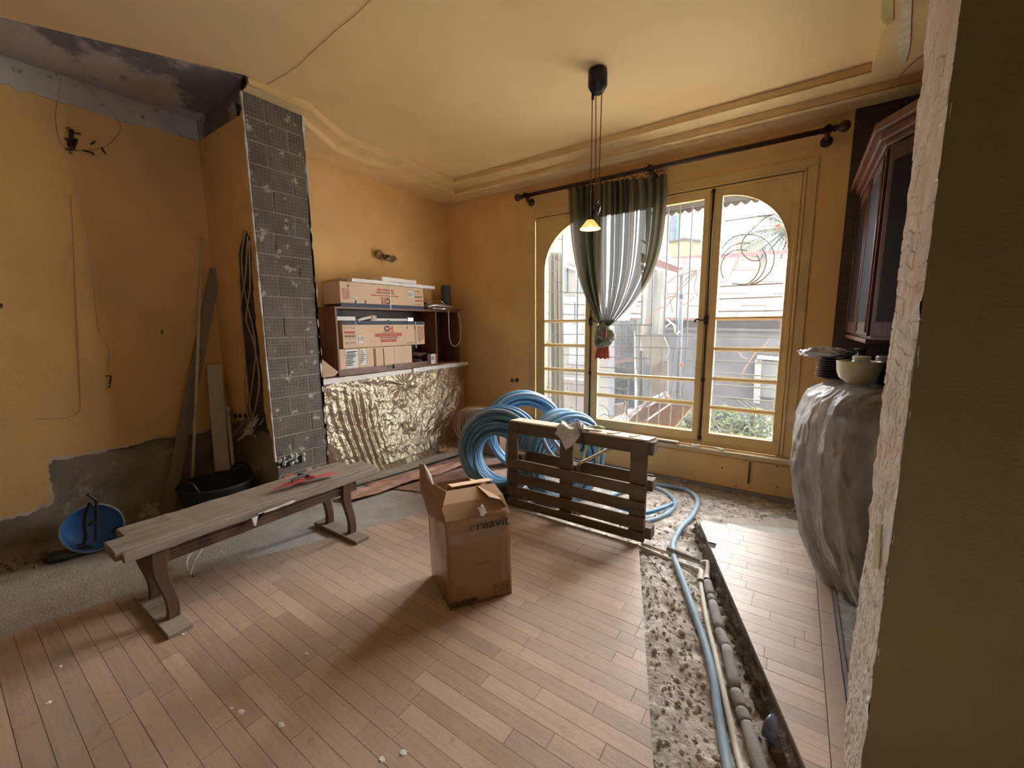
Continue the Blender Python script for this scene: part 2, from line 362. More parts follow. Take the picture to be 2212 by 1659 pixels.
# broken floor layers at the window end of the right-hand parquet
mLay = M('broken_screed_layer', (.33, .285, .24), .9, .12, 10, .3)
lay = MB()
lay.prism([(x, y, -.03) for x, y in ragged([(-.36, 3.42), (.28, 3.50), (.5, 3.62), (.45, 3.86), (.2, 3.80), (.02, 3.86), (-.1, 3.68), (-.3, 3.62)], .02, .03, 3)], (0, 0, .012))
lay.build('broken_screed', mLay, floor)
lay = MB(); lay.prism([(x, y, -.055) for x, y in ragged([(-.1, 3.6), (.55, 3.7), (.55, 4.3), (.1, 4.1)], .03, .03, 5)], (0, 0, .02))
lay.build('broken_screed', M('dark_subfloor', (.12, .085, .06), .9, .2, 10, .5), floor)
# ---- trench soil
def soilz(x, y):
    z = -.095+.022*fbm(x*2.1, y*2.1, 3)+.013*fbm(x*9, y*9, 1)+.005*fbm(x*30, y*30, 8)
    e = min(abs(x-edgeB(y)), .14)/.14
    if y < 3.3: z -= .03*math.exp(-((x-edgeB(y)+.10)/.08)**2)
    z += .03*math.exp(-((x-edgeA(y)-.06)/.09)**2)*(y < 2.7)
    return z
sg = MB(); sg.grid(lambda u, v: Vector((-2.9+u*3.6, .7+v*3.72, soilz(-2.9+u*3.6, .7+v*3.72))), 240, 250)
so = sg.build('soil', mSoil, None, smooth=True); tag(so, 'loose brown soil and rubble in the floor trench', 'soil', kind='stuff')
def side(u, v):
    y = 1.0+2.37*u; b = abs(fbm(y*6, v*2.5, 4)); return Vector((edgeB(y)-.012-.05*v*(.4+b)-.02*b, y, -.014-.13*v+.01*fbm(y*12, v*4, 2)))
MB().grid(side, 160, 12).build('trench_side', M('dark_earth_side', (.10, .075, .055), .95, .35, 16, .8, 50, c2=(.24, .19, .15), m2=.56, msc=12, width=.08), floor, smooth=True)
pb = MB()
for i in range(2600):
    y = random.uniform(1.2, 4.3); x = random.uniform(edgeA(y), edgeB(y)) if y < 2.8 else random.uniform(-1.4, .1)
    if y < 2.8 and not (edgeA(y) < x < edgeB(y)): continue
    s = random.choice((.003, .004, .006, .009, .013))*random.uniform(.7, 1.2)
    n0 = len(pb.v); q = Vector((x, y, soilz(x, y)+s*.3))
    for d in ((1, 0, 0), (0, 1, 0), (-1, 0, 0), (0, -1, 0), (0, 0, .8), (0, 0, -.6)):
        pb.v.append(tuple(q+Vector(d)*s*random.uniform(.6, 1.3)))
    for a, b in ((0, 1), (1, 2), (2, 3), (3, 0)): pb.f += [(n0+a, n0+b, n0+4), (n0+b, n0+a, n0+5)]
po = pb.build('pebbles', mPeb, None); tag(po, 'scattered pebbles and mortar crumbs on the trench soil', 'rubble', kind='stuff')
# ---- walls
w = MB()
w.box(-4.3, -2.70, YW, YW+.2, -.16, 3.4); w.box(0.0, 3.3, YW, YW+.2, -.16, 3.4)
w.box(-2.70, 0.0, YW, YW+.2, -.16, .30); w.box(-2.70, 0.0, YW, YW+.2, 2.86, 3.4)
wb = struct(w.build('wall_back', mWall))
B('base_render', mGrey, -3.1, .6, YW-.012, YW, -.12, -.055, wb)
B('skirting_board', mWall, -2.0, .3, YW-.014, YW-.001, -.05, .25, wb, .003)
B('dark_wallpaper', mDark, .262, 1.0, YW-.006, YW, -.0, Z1, wb)
B('wall_bracket', mIron, -.275, -.262, YW-.035, YW-.014, .03, .24, wb)
nl = MB()
for px, py in ((1678, 1008), (1680, 1052), (1560, 1010), (1590, 1050)):
    p = ony(px, py, YW-.014); nl.blob(p, .007)
nl.build('nail', mIron, wb)
for px, py in ((1107, 822), (1117, 821)):
    p = ony(px, py, YW); MB().lathe(p+Vector((0, .001, 0)), [(.026, -.001), (.026, .012), (.014, .013), (0, .009)], 16, (0, -1, 0)).build('wall_socket_plug', mBenchLeg, wb)
wl = struct(B('wall_left', mGrey, XA-.15, XA, -3.1, YP2, -.16, 3.45))
bot = [onx(x, y, XA) for x, y in ((480, 927), (400, 940), (340, 947), (280, 962), (200, 980), (150, 990), (112, 992), (103, 1010), (112, 1045), (110, 1088), (90, 1095), (60, 1112), (30, 1118), (0, 1124))]
poly = [(-3.1, 3.11), (YP, 3.11), (YP, bot[0].z)]+[(p.y, p.z) for p in bot]+[(-.6, .25), (-3.1, .22)]
n_ = len(poly)
def sheet(poly, which, plane, t, name, mat, par, amp=.012, step=.02, seed=0):
    q = ragged(poly, amp, step, seed, which)
    if plane[0] == 'x': pts = [(plane[1], a, b) for a, b in q]; d = (t, 0, 0)
    else: pts = [(a, plane[1], b) for a, b in q]; d = (0, t, 0)
    return MB().prism(pts, d).build(name, mat, par, fix=True)
sheet(poly, list(range(2, n_-3)), ('x', XA+.0005), .022, 'broken_plaster_edge', mEdge, wl, .010, .015, 4)
poly2 = [(-3.1, 3.11), (YP, 3.11), (YP, bot[0].z+.022)]+[(p.y-.008, p.z+.026) for p in bot]+[(-.6, .28), (-3.1, .25)]
sheet(poly2, list(range(2, n_-3)), ('x', XA+.001), .0235, 'painted_plaster', mWall, wl, .011, .015, 6)
sheet([(-3.1, 3.08), (-.2, 3.10), (YP, 3.105), (YP, 3.272), (-3.1, 3.27)], [0, 1], ('x', XA+.001), .03, 'plaster_strip', mStrip, wl, .02, .03, 9)
ch = MB()
for px, py, s in ((148, 305, .03), (160, 318, .02), (153, 330, .016), (200, 332, .012), (222, 325, .012), (350, 717, .018), (2, 660, .015), (148, 280, .02)):
    p = onx(px, py, XA+.0245); ch.blob(p+Vector((.0, 0, 0)), (.006, s*.5, s), px, 8, .9)
ch.build('plaster_chip', M('chipped_plaster_hole', (.12, .075, .04), .9, .3, 30, .3), wl)
# wall left far (behind the shelf)
wf = struct(B('wall_left_far', mWall, XS-.15, XS, YP2-.3, YW+.1, -.16, 3.45))
# pier
wp = struct(B('wall_pier', mMort, XA-.1, XP-.0045, YP+.024, YP2-.002, -.16, 3.34))
B('render_coat', mGrey, XA-.1, XP-.006, YP+.012, YP+.0245, -.16, 3.335, wp)
tops = [ony(x, y, YP) for x, y in ((525, 500), (513, 548), (517, 640), (524, 760), (534, 850), (526, 905))]
topr = [ony(x, y, YP) for x, y in ((541, 512), (545, 600), (552, 700), (565, 800), (570, 880), (578, 925))]
mid = ony(533, 500, YP)
LEFT = [(XA, 3.11), (mid.x, 3.11), (mid.x, mid.z+.01)]+[(p.x, p.z) for p in tops]+[(-4.12, .70), (XA, .66)]
RIGHT = [(mid.x, 3.11), (XP-.012, 3.13), (XP-.012, .58)]+[(p.x, p.z) for p in topr[::-1]]+[(mid.x, mid.z+.01)]
sheet(LEFT, list(range(2, 10)), ('y', YP), .012, 'painted_plaster', mWall, wp, .010, .02, 1)
sheet(RIGHT, list(range(2, 10)), ('y', YP), .012, 'painted_plaster', mWall, wp, .010, .02, 2)
sheet([(XA, 3.108), (-3.58, 3.112), (-3.47, 3.2), (-3.45, 3.33), (XA, 3.33)], [0, 1], ('y', YP+.002), .010, 'raw_skim', mSkim, wp, .01, .03, 3)
B('chase_shade_patch', M('chase_shade_tone', (.075, .06, .05), .95, .4, 20, .8, 40), tops[2].x-.02, topr[4].x+.03, YP+.0105, YP+.0118, .68, 2.28, wp)  # flat dark patch, no real recess; the chase's shade is in its colour
MB().blob(ony(515, 237, YP), (.03, .012, .045), 4, 10, .5).build('hole', mBlack, wp)
def grid_block():
    m = M('scored_clay_block', (.13, .11, .094), .9, .25, 7, .5, 45, c2=(.40, .37, .33), m2=.585, msc=9, width=.05)
    nt = m.node_tree; L = nt.links.new; p = nt.nodes['Principled BSDF']; src = p.inputs['Base Color'].links[0].from_socket
    tc = nd(nt, 'ShaderNodeTexCoord'); mp = nd(nt, 'ShaderNodeMapping'); mp.inputs['Rotation'].default_value = (0, math.radians(90), math.radians(90))
    sx = nd(nt, 'ShaderNodeSeparateXYZ'); L(tc.outputs['Object'], sx.inputs[0]); cb = nd(nt, 'ShaderNodeCombineXYZ'); L(sx.outputs[1], cb.inputs[0]); L(sx.outputs[2], cb.inputs[1])
    b = nd(nt, 'ShaderNodeTexBrick'); b.offset = 0; b.inputs['Scale'].default_value = 1; b.inputs['Brick Width'].default_value = .0275; b.inputs['Row Height'].default_value = .0272; b.inputs['Mortar Size'].default_value = .0016; b.inputs['Mortar Smooth'].default_value = .3
    L(cb.outputs[0], b.inputs['Vector'])
    mx = nd(nt, 'ShaderNodeMixRGB'); n = nd(nt, 'ShaderNodeTexNoise'); n.inputs['Scale'].default_value = 6; L(tc.outputs['Object'], n.inputs['Vector'])
    f = nd(nt, 'ShaderNodeMath', operation='MULTIPLY'); L(b.outputs['Fac'], f.inputs[0]); L(n.outputs[0], f.inputs[1]); L(f.outputs[0], mx.inputs[0]); L(src, mx.inputs[1]); mx.inputs[2].default_value = (.30, .27, .24, 1); L(mx.outputs[0], p.inputs['Base Color'])
    return m
mBlock = grid_block()
CH = 3.262/20
for i in range(20):
    z0 = i*CH; js = (.155, ) if i % 2 else (.325, )
    ys = [YP+.008]+[YP+j+random.uniform(-.01, .01) for j in js]+[YP2-.004]
    for a, b in zip(ys, ys[1:]):
        if i < 2 and a < YP+.1: a += .03
        MB().box(XP-.03, XP+random.uniform(-.003, .002), a+.005, b-.005, z0+.006, z0+CH-.006).build('block', mBlock, wp, bevel=.003)
for yy, s in ((YP+.001, 1), (YP2-.002, 3)):
    q = [(yy-.004, .45 if s == 1 else .0), (yy+.004, .45 if s == 1 else 0), (yy+.004, 3.26), (yy-.004, 3.26)]
    sheet(q, [1, 3], ('x', XP-.02), .024, 'white_arris', mWhite, wp, .0035*s, .02, s)
MB().prism([(XP+.001, a, b) for a, b in ragged([(YP+.05, .20), (YP+.13, .19), (YP+.15, .29), (YP+.1, .33), (YP+.04, .30)], .01, .02)], (.004, 0, 0)).build('clay_shard', M('red_clay_shard', (.36, .15, .12), .85, .2, 10, .3), wp)
hb = MB()
for i in range(26):
    p = Vector((XP+.002, YP+random.uniform(.0, .23), random.uniform(.40, .47))); hb.blob(p, random.uniform(.008, .02), i, 6, .5)
hb.build('loose_mortar', mStrip, wp)
hb = MB().box(XP-.01, XP+.003, YP+.01, YP+.21, .39, .45); hb.build('slot_shade_patch', mBlack, wp)  # dark patch; the shade inside the broken holes is put into its colour
# foreground wall with the chipped jamb
C0, YN = .2588, 1.45
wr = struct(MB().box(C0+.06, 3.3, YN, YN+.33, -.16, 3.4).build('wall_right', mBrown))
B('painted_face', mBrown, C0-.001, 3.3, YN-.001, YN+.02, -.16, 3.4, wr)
farpx = [(2005, 0), (1996, 148), (1975, 330), (1950, 520), (1929, 700), (1911, 833), (1888, 1047), (1871, 1191), (1854, 1312), (1833, 1451), (1825, 1659)]
fz = sorted([(onx(x, y, C0).z, onx(x, y, C0).y) for x, y in farpx])
def yfar(z):
    if z <= fz[0][0]: return fz[0][1]
    for (a, b), (c, d) in zip(fz, fz[1:]):
        if z <= c: return b+(d-b)*(z-a)/(c-a)
    return fz[-1][1]
def jam(u, v):
    z = -.02+v*3.32; yn = YN+.004*fbm(z*14, 2, 0); yf = yfar(z)+.008*fbm(z*16, 7, 0); y = yn+(yf-yn)*u
    # chisel strokes: short steps and slanting scores of varying depth
    d = .006*fbm(y*7, z*6, 4)
    if z > 1.35:
        rz = z+.12*fbm(y*3, z*1.2, 5)*.3; row = math.floor(rz/.045); f = rz/.045-row
        col = math.floor((y+row*.37)/(.05+.02*((row*7) % 3))); h = math.sin(row*12.9898+col*78.233)*43758.5; h -= math.floor(h)
        d += .003*h*(1 if z < 2.3 else .15); d -= .0045*max(0, 1-abs(f)/.12)*(1 if h > .35 else 0)*(1 if z < 2.4 else .3)
        d += .003*fbm(y*38, z*6, 9)*(1.3 if z > 2.2 else .6)
    else:
        a = math.sin((y*1.0+z*.25)*190+3*fbm(y*4, z*3, 2)); b = fbm(y*5, z*26, 6)
        d -= .008*max(0, a-.55)*(b > .0); d += .005*fbm(y*16, z*16, 1)
    e = min(u, 1-u)/.06
    if e < 1: d -= .006*(1-e)**2
    return Vector((C0-.004-d, y, z))
jm = MB().grid(jam, 90, 900).build('chipped_jamb', mJamb, wr)
cl = MB(); 
for a, b in (((1898, 1128), (1893, 1225)), ):
    p = onx(*a, C0-.012); q = onx(*b, C0-.012)
    cl.par(p+Vector((-.006, -.012, 0)), (.012, 0, 0), (0, .026, 0), q-p)
cl.build('plaster_dab', M('old_yellow_plaster', (.56, .49, .33), .8, .1, 20, .2), wr, bevel=.003)
# far side of the kitchen and the rest of the room behind the camera
wk = struct(B('wall_kitchen', mDark, 1.0, 1.12, 1.7, YW, -.16, 3.4))
mRear = M('dark_rear_wall', (.16, .11, .07), .8, .1, 3, .1)  # kept dark to cut light bounced from the unseen rear walls
struct(B('wall_rear', mRear, -4.45, 3.3, -3.2, -3.05, -.16, 3.4)); struct(B('wall_right_rear', mRear, 3.2, 3.35, -3.1, YN, -.16, 3.4))
# ---- ceiling and stepped cornice
P2 = [(-3.34, 1.57), (-3.325, 2.02), (-3.58, 2.505), (-3.55, 3.97), (.30, 3.97), (.30, -3.1)]
cz = MB(); cz.prism([(x, y, ZC) for x, y in P2+[(-4.45, -3.1), (-4.45, -.62)]], (0, 0, .03))
ce = struct(cz.build('ceiling', mCeil, fix=True)); B('leak_cover', mSkim, -4.6, 3.5, -3.3, 4.7, 3.40, 3.6, ce)  # unseen cover added above the ceiling to block leaking sky light
cz = MB()
for (a, b), (c, d) in zip(P2, P2[1:]): cz.quad((a, b, Z2), (c, d, Z2), (c, d, ZC+.02), (a, b, ZC+.02))
P1 = [(XP, YP2), (-3.73, 2.51), (-3.73, 4.17), (1.0, 4.17)]
out = P2+[(3.3, -3.1), (3.3, 4.17)]+P1[::-1][0:]+[(XP, YP), ]
n0 = len(cz.v); cz.v += [(x, y, Z2) for x, y in out]; cz.f.append(tuple(range(n0, n0+len(out))))
for (a, b), (c, d) in zip(P1, P1[1:]): cz.quad((a, b, Z1), (c, d, Z1), (c, d, Z2), (a, b, Z2))
o1 = P1+[(1.0, YW), (XS, YW), (XS, YP2)]
n0 = len(cz.v); cz.v += [(x, y, Z1) for x, y in o1]; cz.f.append(tuple(range(n0, n0+len(o1))))
tr = struct(cz.build('trim_1', mCorn)); tr['label'] = 'stepped plaster cornice around the ceiling'
bd = MB()
def bead(pts, z, r): bd.tube([(x, y, z) for x, y in pts], r, 6)
bead(P2[:5], Z2+.002, .006); bead(P1, Z1+.002, .006); bead(P2[:6], ZC-.004, .004)
bd.build('bead', mCorn, tr, smooth=True)
# exposed ceiling skim in the left recess
def rec(u, v):
    y = -1.2+v*(YP+1.2); xe = -3.34+(y-1.57)/1.98; x = XA+(xe-XA)*u
    if xe < XA+.01: x = XA-.02
    return Vector((x, y+ (.03 if v > .999 else 0), 3.272+.066*max(0, (u-.35)/.65)**1.6+.008*fbm(x*3, y*2, 1)))
rg = MB().grid(rec, 30, 60).build('trim_2', mSkim, smooth=True); struct(rg); rg['label'] = 'bare skim coat where the cornice was removed'
MB().prism([(-3.345, 1.571, a+0) for a in ()] or [(-3.46, 1.574, 3.25), (-3.335, 1.574, 3.262), (-3.335, 1.574, 3.312), (-3.42, 1.574, 3.326)], (0, .004, 0)).build('cornice_end_shade', mBlack, tr)  # thin black piece painting the shade in the cut cornice end
pt = MB()
def patch(pxs, z, name, m):
    MB().prism([onz(x, y, z)-Vector((0, 0, .0)) for x, y in pxs], (0, 0, -.002)).build(name, m, tr)
mYel = M('old_yellow_paint', (.62, .50, .20), .6, .15, 12, .2)
mPal = M('pale_filler', (.74, .66, .46), .7, .15, 20, .3)
patch([(1905, -40), (1930, -40), (1930, 45), (1915, 55), (1903, 40)], Z2-.005, 'paint_patch', mYel)
patch([(1955, -40), (1972, -40), (1966, 100), (1955, 138), (1946, 132), (1939, 108), (1942, 60)], Z2-.005, 'paint_patch', mPal)
# surface cables on the ceiling
def wire(name, pts, r, m, label, cat='cable', n=6, group=None):
    o = MB().tube(spline(pts, n), r, 6).build(name, m, None, smooth=True); tag(o, label, cat, group); return o
mThin = M('thin_brown_cable', (.30, .17, .08), .6, .1, 10, 0)
wire('cable', [onz(x, y, ZC-.004) for x, y in ((800, 0), (768, 32), (735, 58), (705, 85), (672, 115), (640, 145), (600, 170), (578, 182))]+[ony(551, 198, 1.72)], .0016, mThin, 'thin brown cable crossing the ceiling above the brick pier')
wire('cable', [onx(x, y, XA+.03) for x, y in ((135, 120), (128, 190), (120, 250), (128, 300), (143, 322), (180, 325), (225, 318), (255, 290), (260, 268), (235, 235), (200, 200), (165, 170))], .0018, mThin, 'thin wire drooping in a loop from the top of the left wall')
wire('cable', [onx(x, y, XA+.03) for x, y in ((140, 120), (143, 200), (148, 270), (152, 318), (168, 420), (180, 470), (186, 500), (196, 560), (205, 640), (215, 715), (232, 740), (237, 765), (233, 795))], .0022, mWhitePipe, 'pale wire hanging down the left wall beside the leaning boards', n=5)
wire('cable', [onx(x, y, XA+.03) for x, y in ((152, 420), (158, 520), (163, 640), (168, 750), (173, 860), (170, 890), (140, 903), (75, 905))], .0015, mThin, 'thin wire looping low on the left wall above the blue bucket', n=5)
t = thing('wall_hook', 'small rusty hook with a white tip low on the left wall', 'hook', onx(237, 822, XA+.03))
MB().tube([onx(x, y, XA+.04) for x, y in ((228, 812), (240, 812), (238, 825), (235, 838))], .005, 6).build('rod', mIron, t); MB().blob(onx(234, 832, XA+.04), .008).build('tip', mWhite, t)
t = thing('wall_hook', 'cluster of dark plugs and cut wires high on the left wall', 'wall plug', onx(160, 300, XA+.03))
for a, b, r in (((155, 280), (152, 318), .012), ((150, 285), (175, 290), .005), ((165, 300), (160, 315), .010), ((142, 322), (158, 324), .006), ((180, 325), (200, 330), .006), ((196, 312), (206, 305), .005), ((219, 318), (228, 332), .005)):
    MB().tube([onx(*a, XA+.04), onx(*b, XA+.045)], r, 6).build('wire_end', mIron, t)
MB().tube([onx(204, 335, XA+.04), onx(215, 342, XA+.04)], .005, 6).build('tip', mWhite, t)
wire('cable', [onz(x, y, Z2-.01) for x, y in ((2032, 108), (2010, 112), (1985, 125), (1955, 152), (1940, 170), (1932, 187))], .004, mThin, 'stiff dark cable sticking out of the chipped jamb under the ceiling')
# electric cables inside the wall chase of the pier
mPVC = M('grey_white_cable', (.42, .38, .32), .6, .1, 10, 0)
for i, (pp, lab) in enumerate((
    (((530, 500), (522, 560), (530, 640), (545, 700), (552, 760), (545, 830), (540, 880), (555, 915)), 'grey cable in the pier chase, crossing to the right'),
    (((535, 510), (530, 600), (520, 660), (525, 720), (530, 790), (528, 840), (537, 905), (560, 925)), 'grey cable in the pier chase, hugging its left side'),
    (((538, 520), (540, 620), (532, 690), (548, 740), (560, 820), (552, 880), (545, 905)), 'grey cable in the pier chase, bulging right near the bottom'))):
    wire('cable', [ony(x, y, YP-.012-.008*i) for x, y in pp], .006, mPVC, lab, group=None, n=5)
bx = thing('junction_box', 'open socket boxes and bundle of stripped wires at the foot of the pier chase', 'socket box', ony(535, 925, YP))
for x in (510, 520, 532): MB().lathe(ony(x, 898, YP-.001), [(.02, 0), (.02, .012), (.012, .012), (.01, .002)], 12, (0, -1, 0)).build('socket_box', mIron, bx)
for i in range(9):
    a = (random.uniform(515, 560), random.uniform(915, 930)); b = (a[0]+random.uniform(-25, 22), a[1]+random.uniform(5, 28))
    MB().tube(spline([ony(a[0]+15, a[1]-20, YP-.01), ony(*a, YP-.04), ony(*b, YP-.06)], 5), .006, 6).build('wire_end', random.choice((mPVC, mWhitePipe, mIron)), bx)
MB().blob(ony(540, 932, YP-.03), (.05, .03, .03), 3, 10, .4).build('plaster_lump', mEdge, bx)
# ============================================================ WINDOW
wn = empty('window_1', (-1.35, YW, .33)); wn['kind'] = 'structure'; wn['label'] = 'wide ochre casement window with two arched side lights'
def frame_box(name, x0, x1, z0, z1, y0, y1, b=.003, m=mWin, par=wn): return B(name, m, x0, x1, y0, y1, z0, z1, par, b)
for i, (o_, t_, yo) in enumerate(((0, .075, .016), (.075, .020, .026), (.103, .028, .014))):   # moulded casing, three steps
    x0, x1, z1 = -2.757+o_, .058-o_, 2.905-o_
    y0 = YW-yo
    MB().box(x0, x0+t_, y0, YW, .33, z1-t_).build('casing', mWin, wn, bevel=.004); MB().box(x1-t_, x1, y0, YW, .33, z1-t_).build('casing', mWin, wn, bevel=.004)
    MB().box(x0, x1, y0, YW, z1-t_, z1).build('casing', mWin, wn, bevel=.004)
Y0, Y1 = YW-.004, YW+.045
BARS = (1.600, 1.308, 1.016, .730)
def arch_pts(cx, rx, zc, rz, sgn, n=20):
    return [(cx+sgn*rx*math.sin(a), zc+rz*math.cos(a)) for a in [math.pi/2*i/n for i in range(n+1)]]
def sash(x0, x1, xa, xb, side, bars, ztop):
    s = frame_box('sash_left' if 0 else 'sash', x0, x1, .372, .465, Y0, Y1)          # bottom rail
    frame_box('stile', x0, xa, .465, 2.80, Y0, Y1, par=s); frame_box('stile', xb, x1, .465, 2.80, Y0, Y1, par=s)
    if side:
        cx = xb if side < 0 else xa; ar = arch_pts(cx, abs(xb-xa), 2.19, .53, side)
        pts = [(xa, 2.80), (xb, 2.80)]
        if side > 0: pts = [(xa, ar[0][1])]+ar+[(xb, 2.80), (xa, 2.80)]; pts = [(p[0], Y0, p[1]) for p in pts]
        else: pts = [(xb, ar[0][1])]+ar+[(xa, 2.80), (xb, 2.80)]; pts = [(p[0], Y0, p[1]) for p in pts]
        MB().prism(pts, (0, Y1-Y0, 0)).build('spandrel_panel', mWin, s, fix=True)
        MB().tube([(p[0], Y0-.002, p[1]) for p in ar], .006, 6).build('arch_bead', mWin, s, smooth=True)
    else: frame_box('top_rail', xa, xb, ztop, 2.80, Y0, Y1, par=s)
    for z in bars:
        MB().prism([(xa, Y0+.004, z-.010), (xa, Y0-.002, z-.004), (xa, Y0-.002, z+.006), (xa, Y0+.004, z+.012), (xa, Y1-.004, z+.012), (xa, Y1-.004, z-.012)], (xb-xa, 0, 0)).build('glazing_bar', mWin, s, fix=True)
    zs = [.462]+sorted(bars)+[2.795]
    for a, b in zip(zs, zs[1:]):
        MB().quad((xa-.005, YW+.02, a), (xb+.005, YW+.02, a), (xb+.005, YW+.02, b), (xa-.005, YW+.02, b)).build('pane', mGlass, s)
    for a, b in zip(zs, zs[1:]):
        if b > 2.7: continue
        q = [(xa+.006, Y0+.012, a+.016), (xb-.006, Y0+.012, a+.016), (xb-.006, Y0+.012, b-.018), (xa+.006, Y0+.012, b-.018)]
        MB().tube(q, .006, 4, closed=True).build('putty_bead', mPutty, s)
    return s
mPutty = M('putty_lit_tone', (.80, .62, .30), .5, .05, 20, 0)  # paler bead colour paints the lit edges of the window frames
sash(-2.63, -1.935, -2.535, -1.996, -1, BARS, 0)
sash(-1.915, -.745, -1.838, -.800, 0, (.995, .752), 2.715)
sash(-.71, -.045, -.642, -.106, 1, BARS, 0)
frame_box('stop_bead', -1.935, -1.915, .35, 2.80, YW+.01, YW+.04); frame_box('stop_bead', -.745, -.71, .35, 2.80, YW+.01, YW+.04)
frame_box('bottom_frame', -2.66, -.03, .332, .374, YW-.008, YW+.06)
frame_box('panel_fill', -2.66, -2.63, .37, 2.80, YW, YW+.05); frame_box('panel_fill', -.045, -.02, .37, 2.80, YW, YW+.05)
MB().box(-2.70, 0.0, YW+.02, YW+.05, 2.79, 2.87).build('head_frame', mWin, wn)
for x in (-1.925, -.722):
    r = MB().tube([(x, YW-.012, .39), (x, YW-.012, 2.79)], .009, 8).build('espagnolette_rod', mIron, wn, smooth=True)
    for z in (.41, 1.0, 2.77): MB().box(x-.016, x+.016, YW-.024, YW-.002, z-.014, z+.014).build('rod_guide', mIron, r, bevel=.003)
    z = 1.585; sg_ = 1 if x < -1.5 else -1
    h = MB(); h.box(x-.018, x+.018, YW-.028, YW-.002, z-.045, z+.045); h.tube([(x, YW-.03, z), (x+.05*sg_, YW-.05, z), (x+.085*sg_, YW-.05, z+.012), (x+.10*sg_, YW-.05, z-.02)], [.008, .007, .009, .012], 8)
    h.build('window_handle', mIron, r, smooth=False)
mSillW = grain('sill_wood', (.52, .42, .27), (.42, .31, .18), 0, .55, 0)
s_ = struct(B('trim_3', mSillW, -2.78, .10, YW-.115, YW+.0, .295, .331, None, .004)); s_['label'] = 'pale wooden window sill board'
B('sill_apron', mWall, -2.70, .06, YW-.03, YW, .262, .295, s_, .003)
# things on the sill
t = tag(MB().prism([(-1.95, YW-.078, .332), (-.93, YW-.10, .332), (-.93, YW-.055, .332), (-1.95, YW-.03, .332)], (0, 0, .016)).build('wood_strip', mOldWood, None), 'thin dusty wooden strip lying along the middle of the window sill', 'board')
MB().prism([(-1.45, YW-.095, .349), (-.905, YW-.106, .349), (-.905, YW-.058, .349), (-1.45, YW-.045, .349)], (0, 0, .010)).build('top_layer', M('pale_strip_top', (.72, .62, .48), .6, .06, 9, .1), t)
c = Vector((-.745, YW-.075, .332))
t = tag(MB().lathe(c, [(.026, 0), (.037, .001), (.037, .023), (.026, .024), (.026, 0)], 24).build('tape_roll', mPaper, None, smooth=False), 'small white roll of tape on the right part of the window sill', 'tape')
t = thing('plastic_clip', 'white and green plastic clip on the sill, right of the tape roll', 'clip', (-.53, YW-.08, .332))
MB().par((-.58, YW-.06, .333), (.075, -.03, 0), (.018, .028, 0), (0, 0, .016)).build('body', mPaper, t, bevel=.003)
MB().par((-.535, YW-.10, .333), (.045, -.012, 0), (.008, .025, 0), (0, 0, .010)).build('foot', M('green_clip', (.30, .42, .20), .5, .1, 5, 0), t, bevel=.002)
# ---- security grille outside
mGrille = M('grey_painted_bars', (.045, .052, .052), .5, .1, 8, 0)  # bar colour darkened so the over-bright sky does not wash it out
mVerd = M('dark_green_bars', (.03, .05, .045), .5, .1, 8, 0)
YG = 4.78
gr = thing('window_grille', 'grey wrought iron security grille with curved scrolls outside the window', 'grille', (-1.3, YG, .3))
def gbar(a, b, r=.007, m=None, nm='bar', Y=YG): MB().tube([ony(*a, Y), ony(*b, Y)], r, 6).build(nm, m or mGrille, gr)
for a, b in (((1415, 440), (1404, 810)), ((1405, 815), (1402, 860)), ((1445, 440), (1434, 725)), ((1470, 440), (1460, 725)), ((1496, 445), (1480, 810)), ((1388, 640), (1386, 702)), ((1432, 752), (1428, 805)), ((1457, 752), (1453, 806)),
             ((1383, 775), (1380, 805)), ((1381, 812), (1378, 858)), ((1429, 815), (1423, 862)), ((1454, 817), (1448, 866)), ((1479, 818), (1474, 868)), ((1358, 820), (1356, 858)), ((1356, 866), (1353, 912)), ((1378, 868), (1375, 915)), ((1402, 870), (1398, 918)), ((1425, 872), (1421, 922)), ((1450, 876), (1446, 926)), ((1476, 878), (1470, 930))): gbar(a, b)
for a, b in (((1378, 652), (1388, 652)), ((1355, 677), (1387, 678)), ((1320, 702), (1410, 702)), ((1330, 725), (1500, 726)), ((1322, 749), (1499, 752)), ((1315, 771), (1406, 775)), ((1296, 793), (1382, 797)), ((1296, 814), (1380, 820)), ((1296, 836), (1356, 841)), ((1480, 777), (1498, 778))): gbar(a, b)
for a, b in (((1564, 478), (1672, 463)), ((1556, 619), (1692, 612)), ((1554, 646), (1691, 641)), ((1551, 673), (1690, 671)), ((1549, 727), (1682, 729)), ((1545, 780), (1680, 786)), ((1544, 805), (1676, 814)), ((1542, 831), (1675, 840)), ((1539, 856), (1673, 868))): gbar(a, b)
def gcurve(pts, r=.0065):
    MB().tube(spline([ony(x, y, YG) for x, y in pts], 8), r, 6).build('scroll', mGrille, gr, smooth=True)
z1f = lambda L: [(1400+x/5.925, 420+y/5.925) for x, y in L]
gcurve(z1f([(940, 700), (1010, 610), (1110, 540), (1250, 515), (1400, 530), (1520, 600), (1600, 710), (1615, 830), (1580, 960), (1500, 1060), (1400, 1130), (1290, 1155)]))
gcurve(z1f([(945, 800), (1010, 710), (1100, 650), (1210, 622), (1320, 630)]))
gcurve(z1f([(965, 1070), (935, 980), (945, 870), (1000, 780), (1100, 720), (1200, 710), (1270, 722)]))
gcurve(z1f([(1600, 262), (1500, 300), (1400, 390), (1300, 480), (1220, 580), (1195, 690), (1220, 770), (1290, 830), (1370, 850), (1440, 830), (1475, 760)]))
gcurve(z1f([(1390, 775), (1430, 850), (1430, 930), (1390, 1030), (1320, 1110), (1240, 1150), (1075, 1140)]))
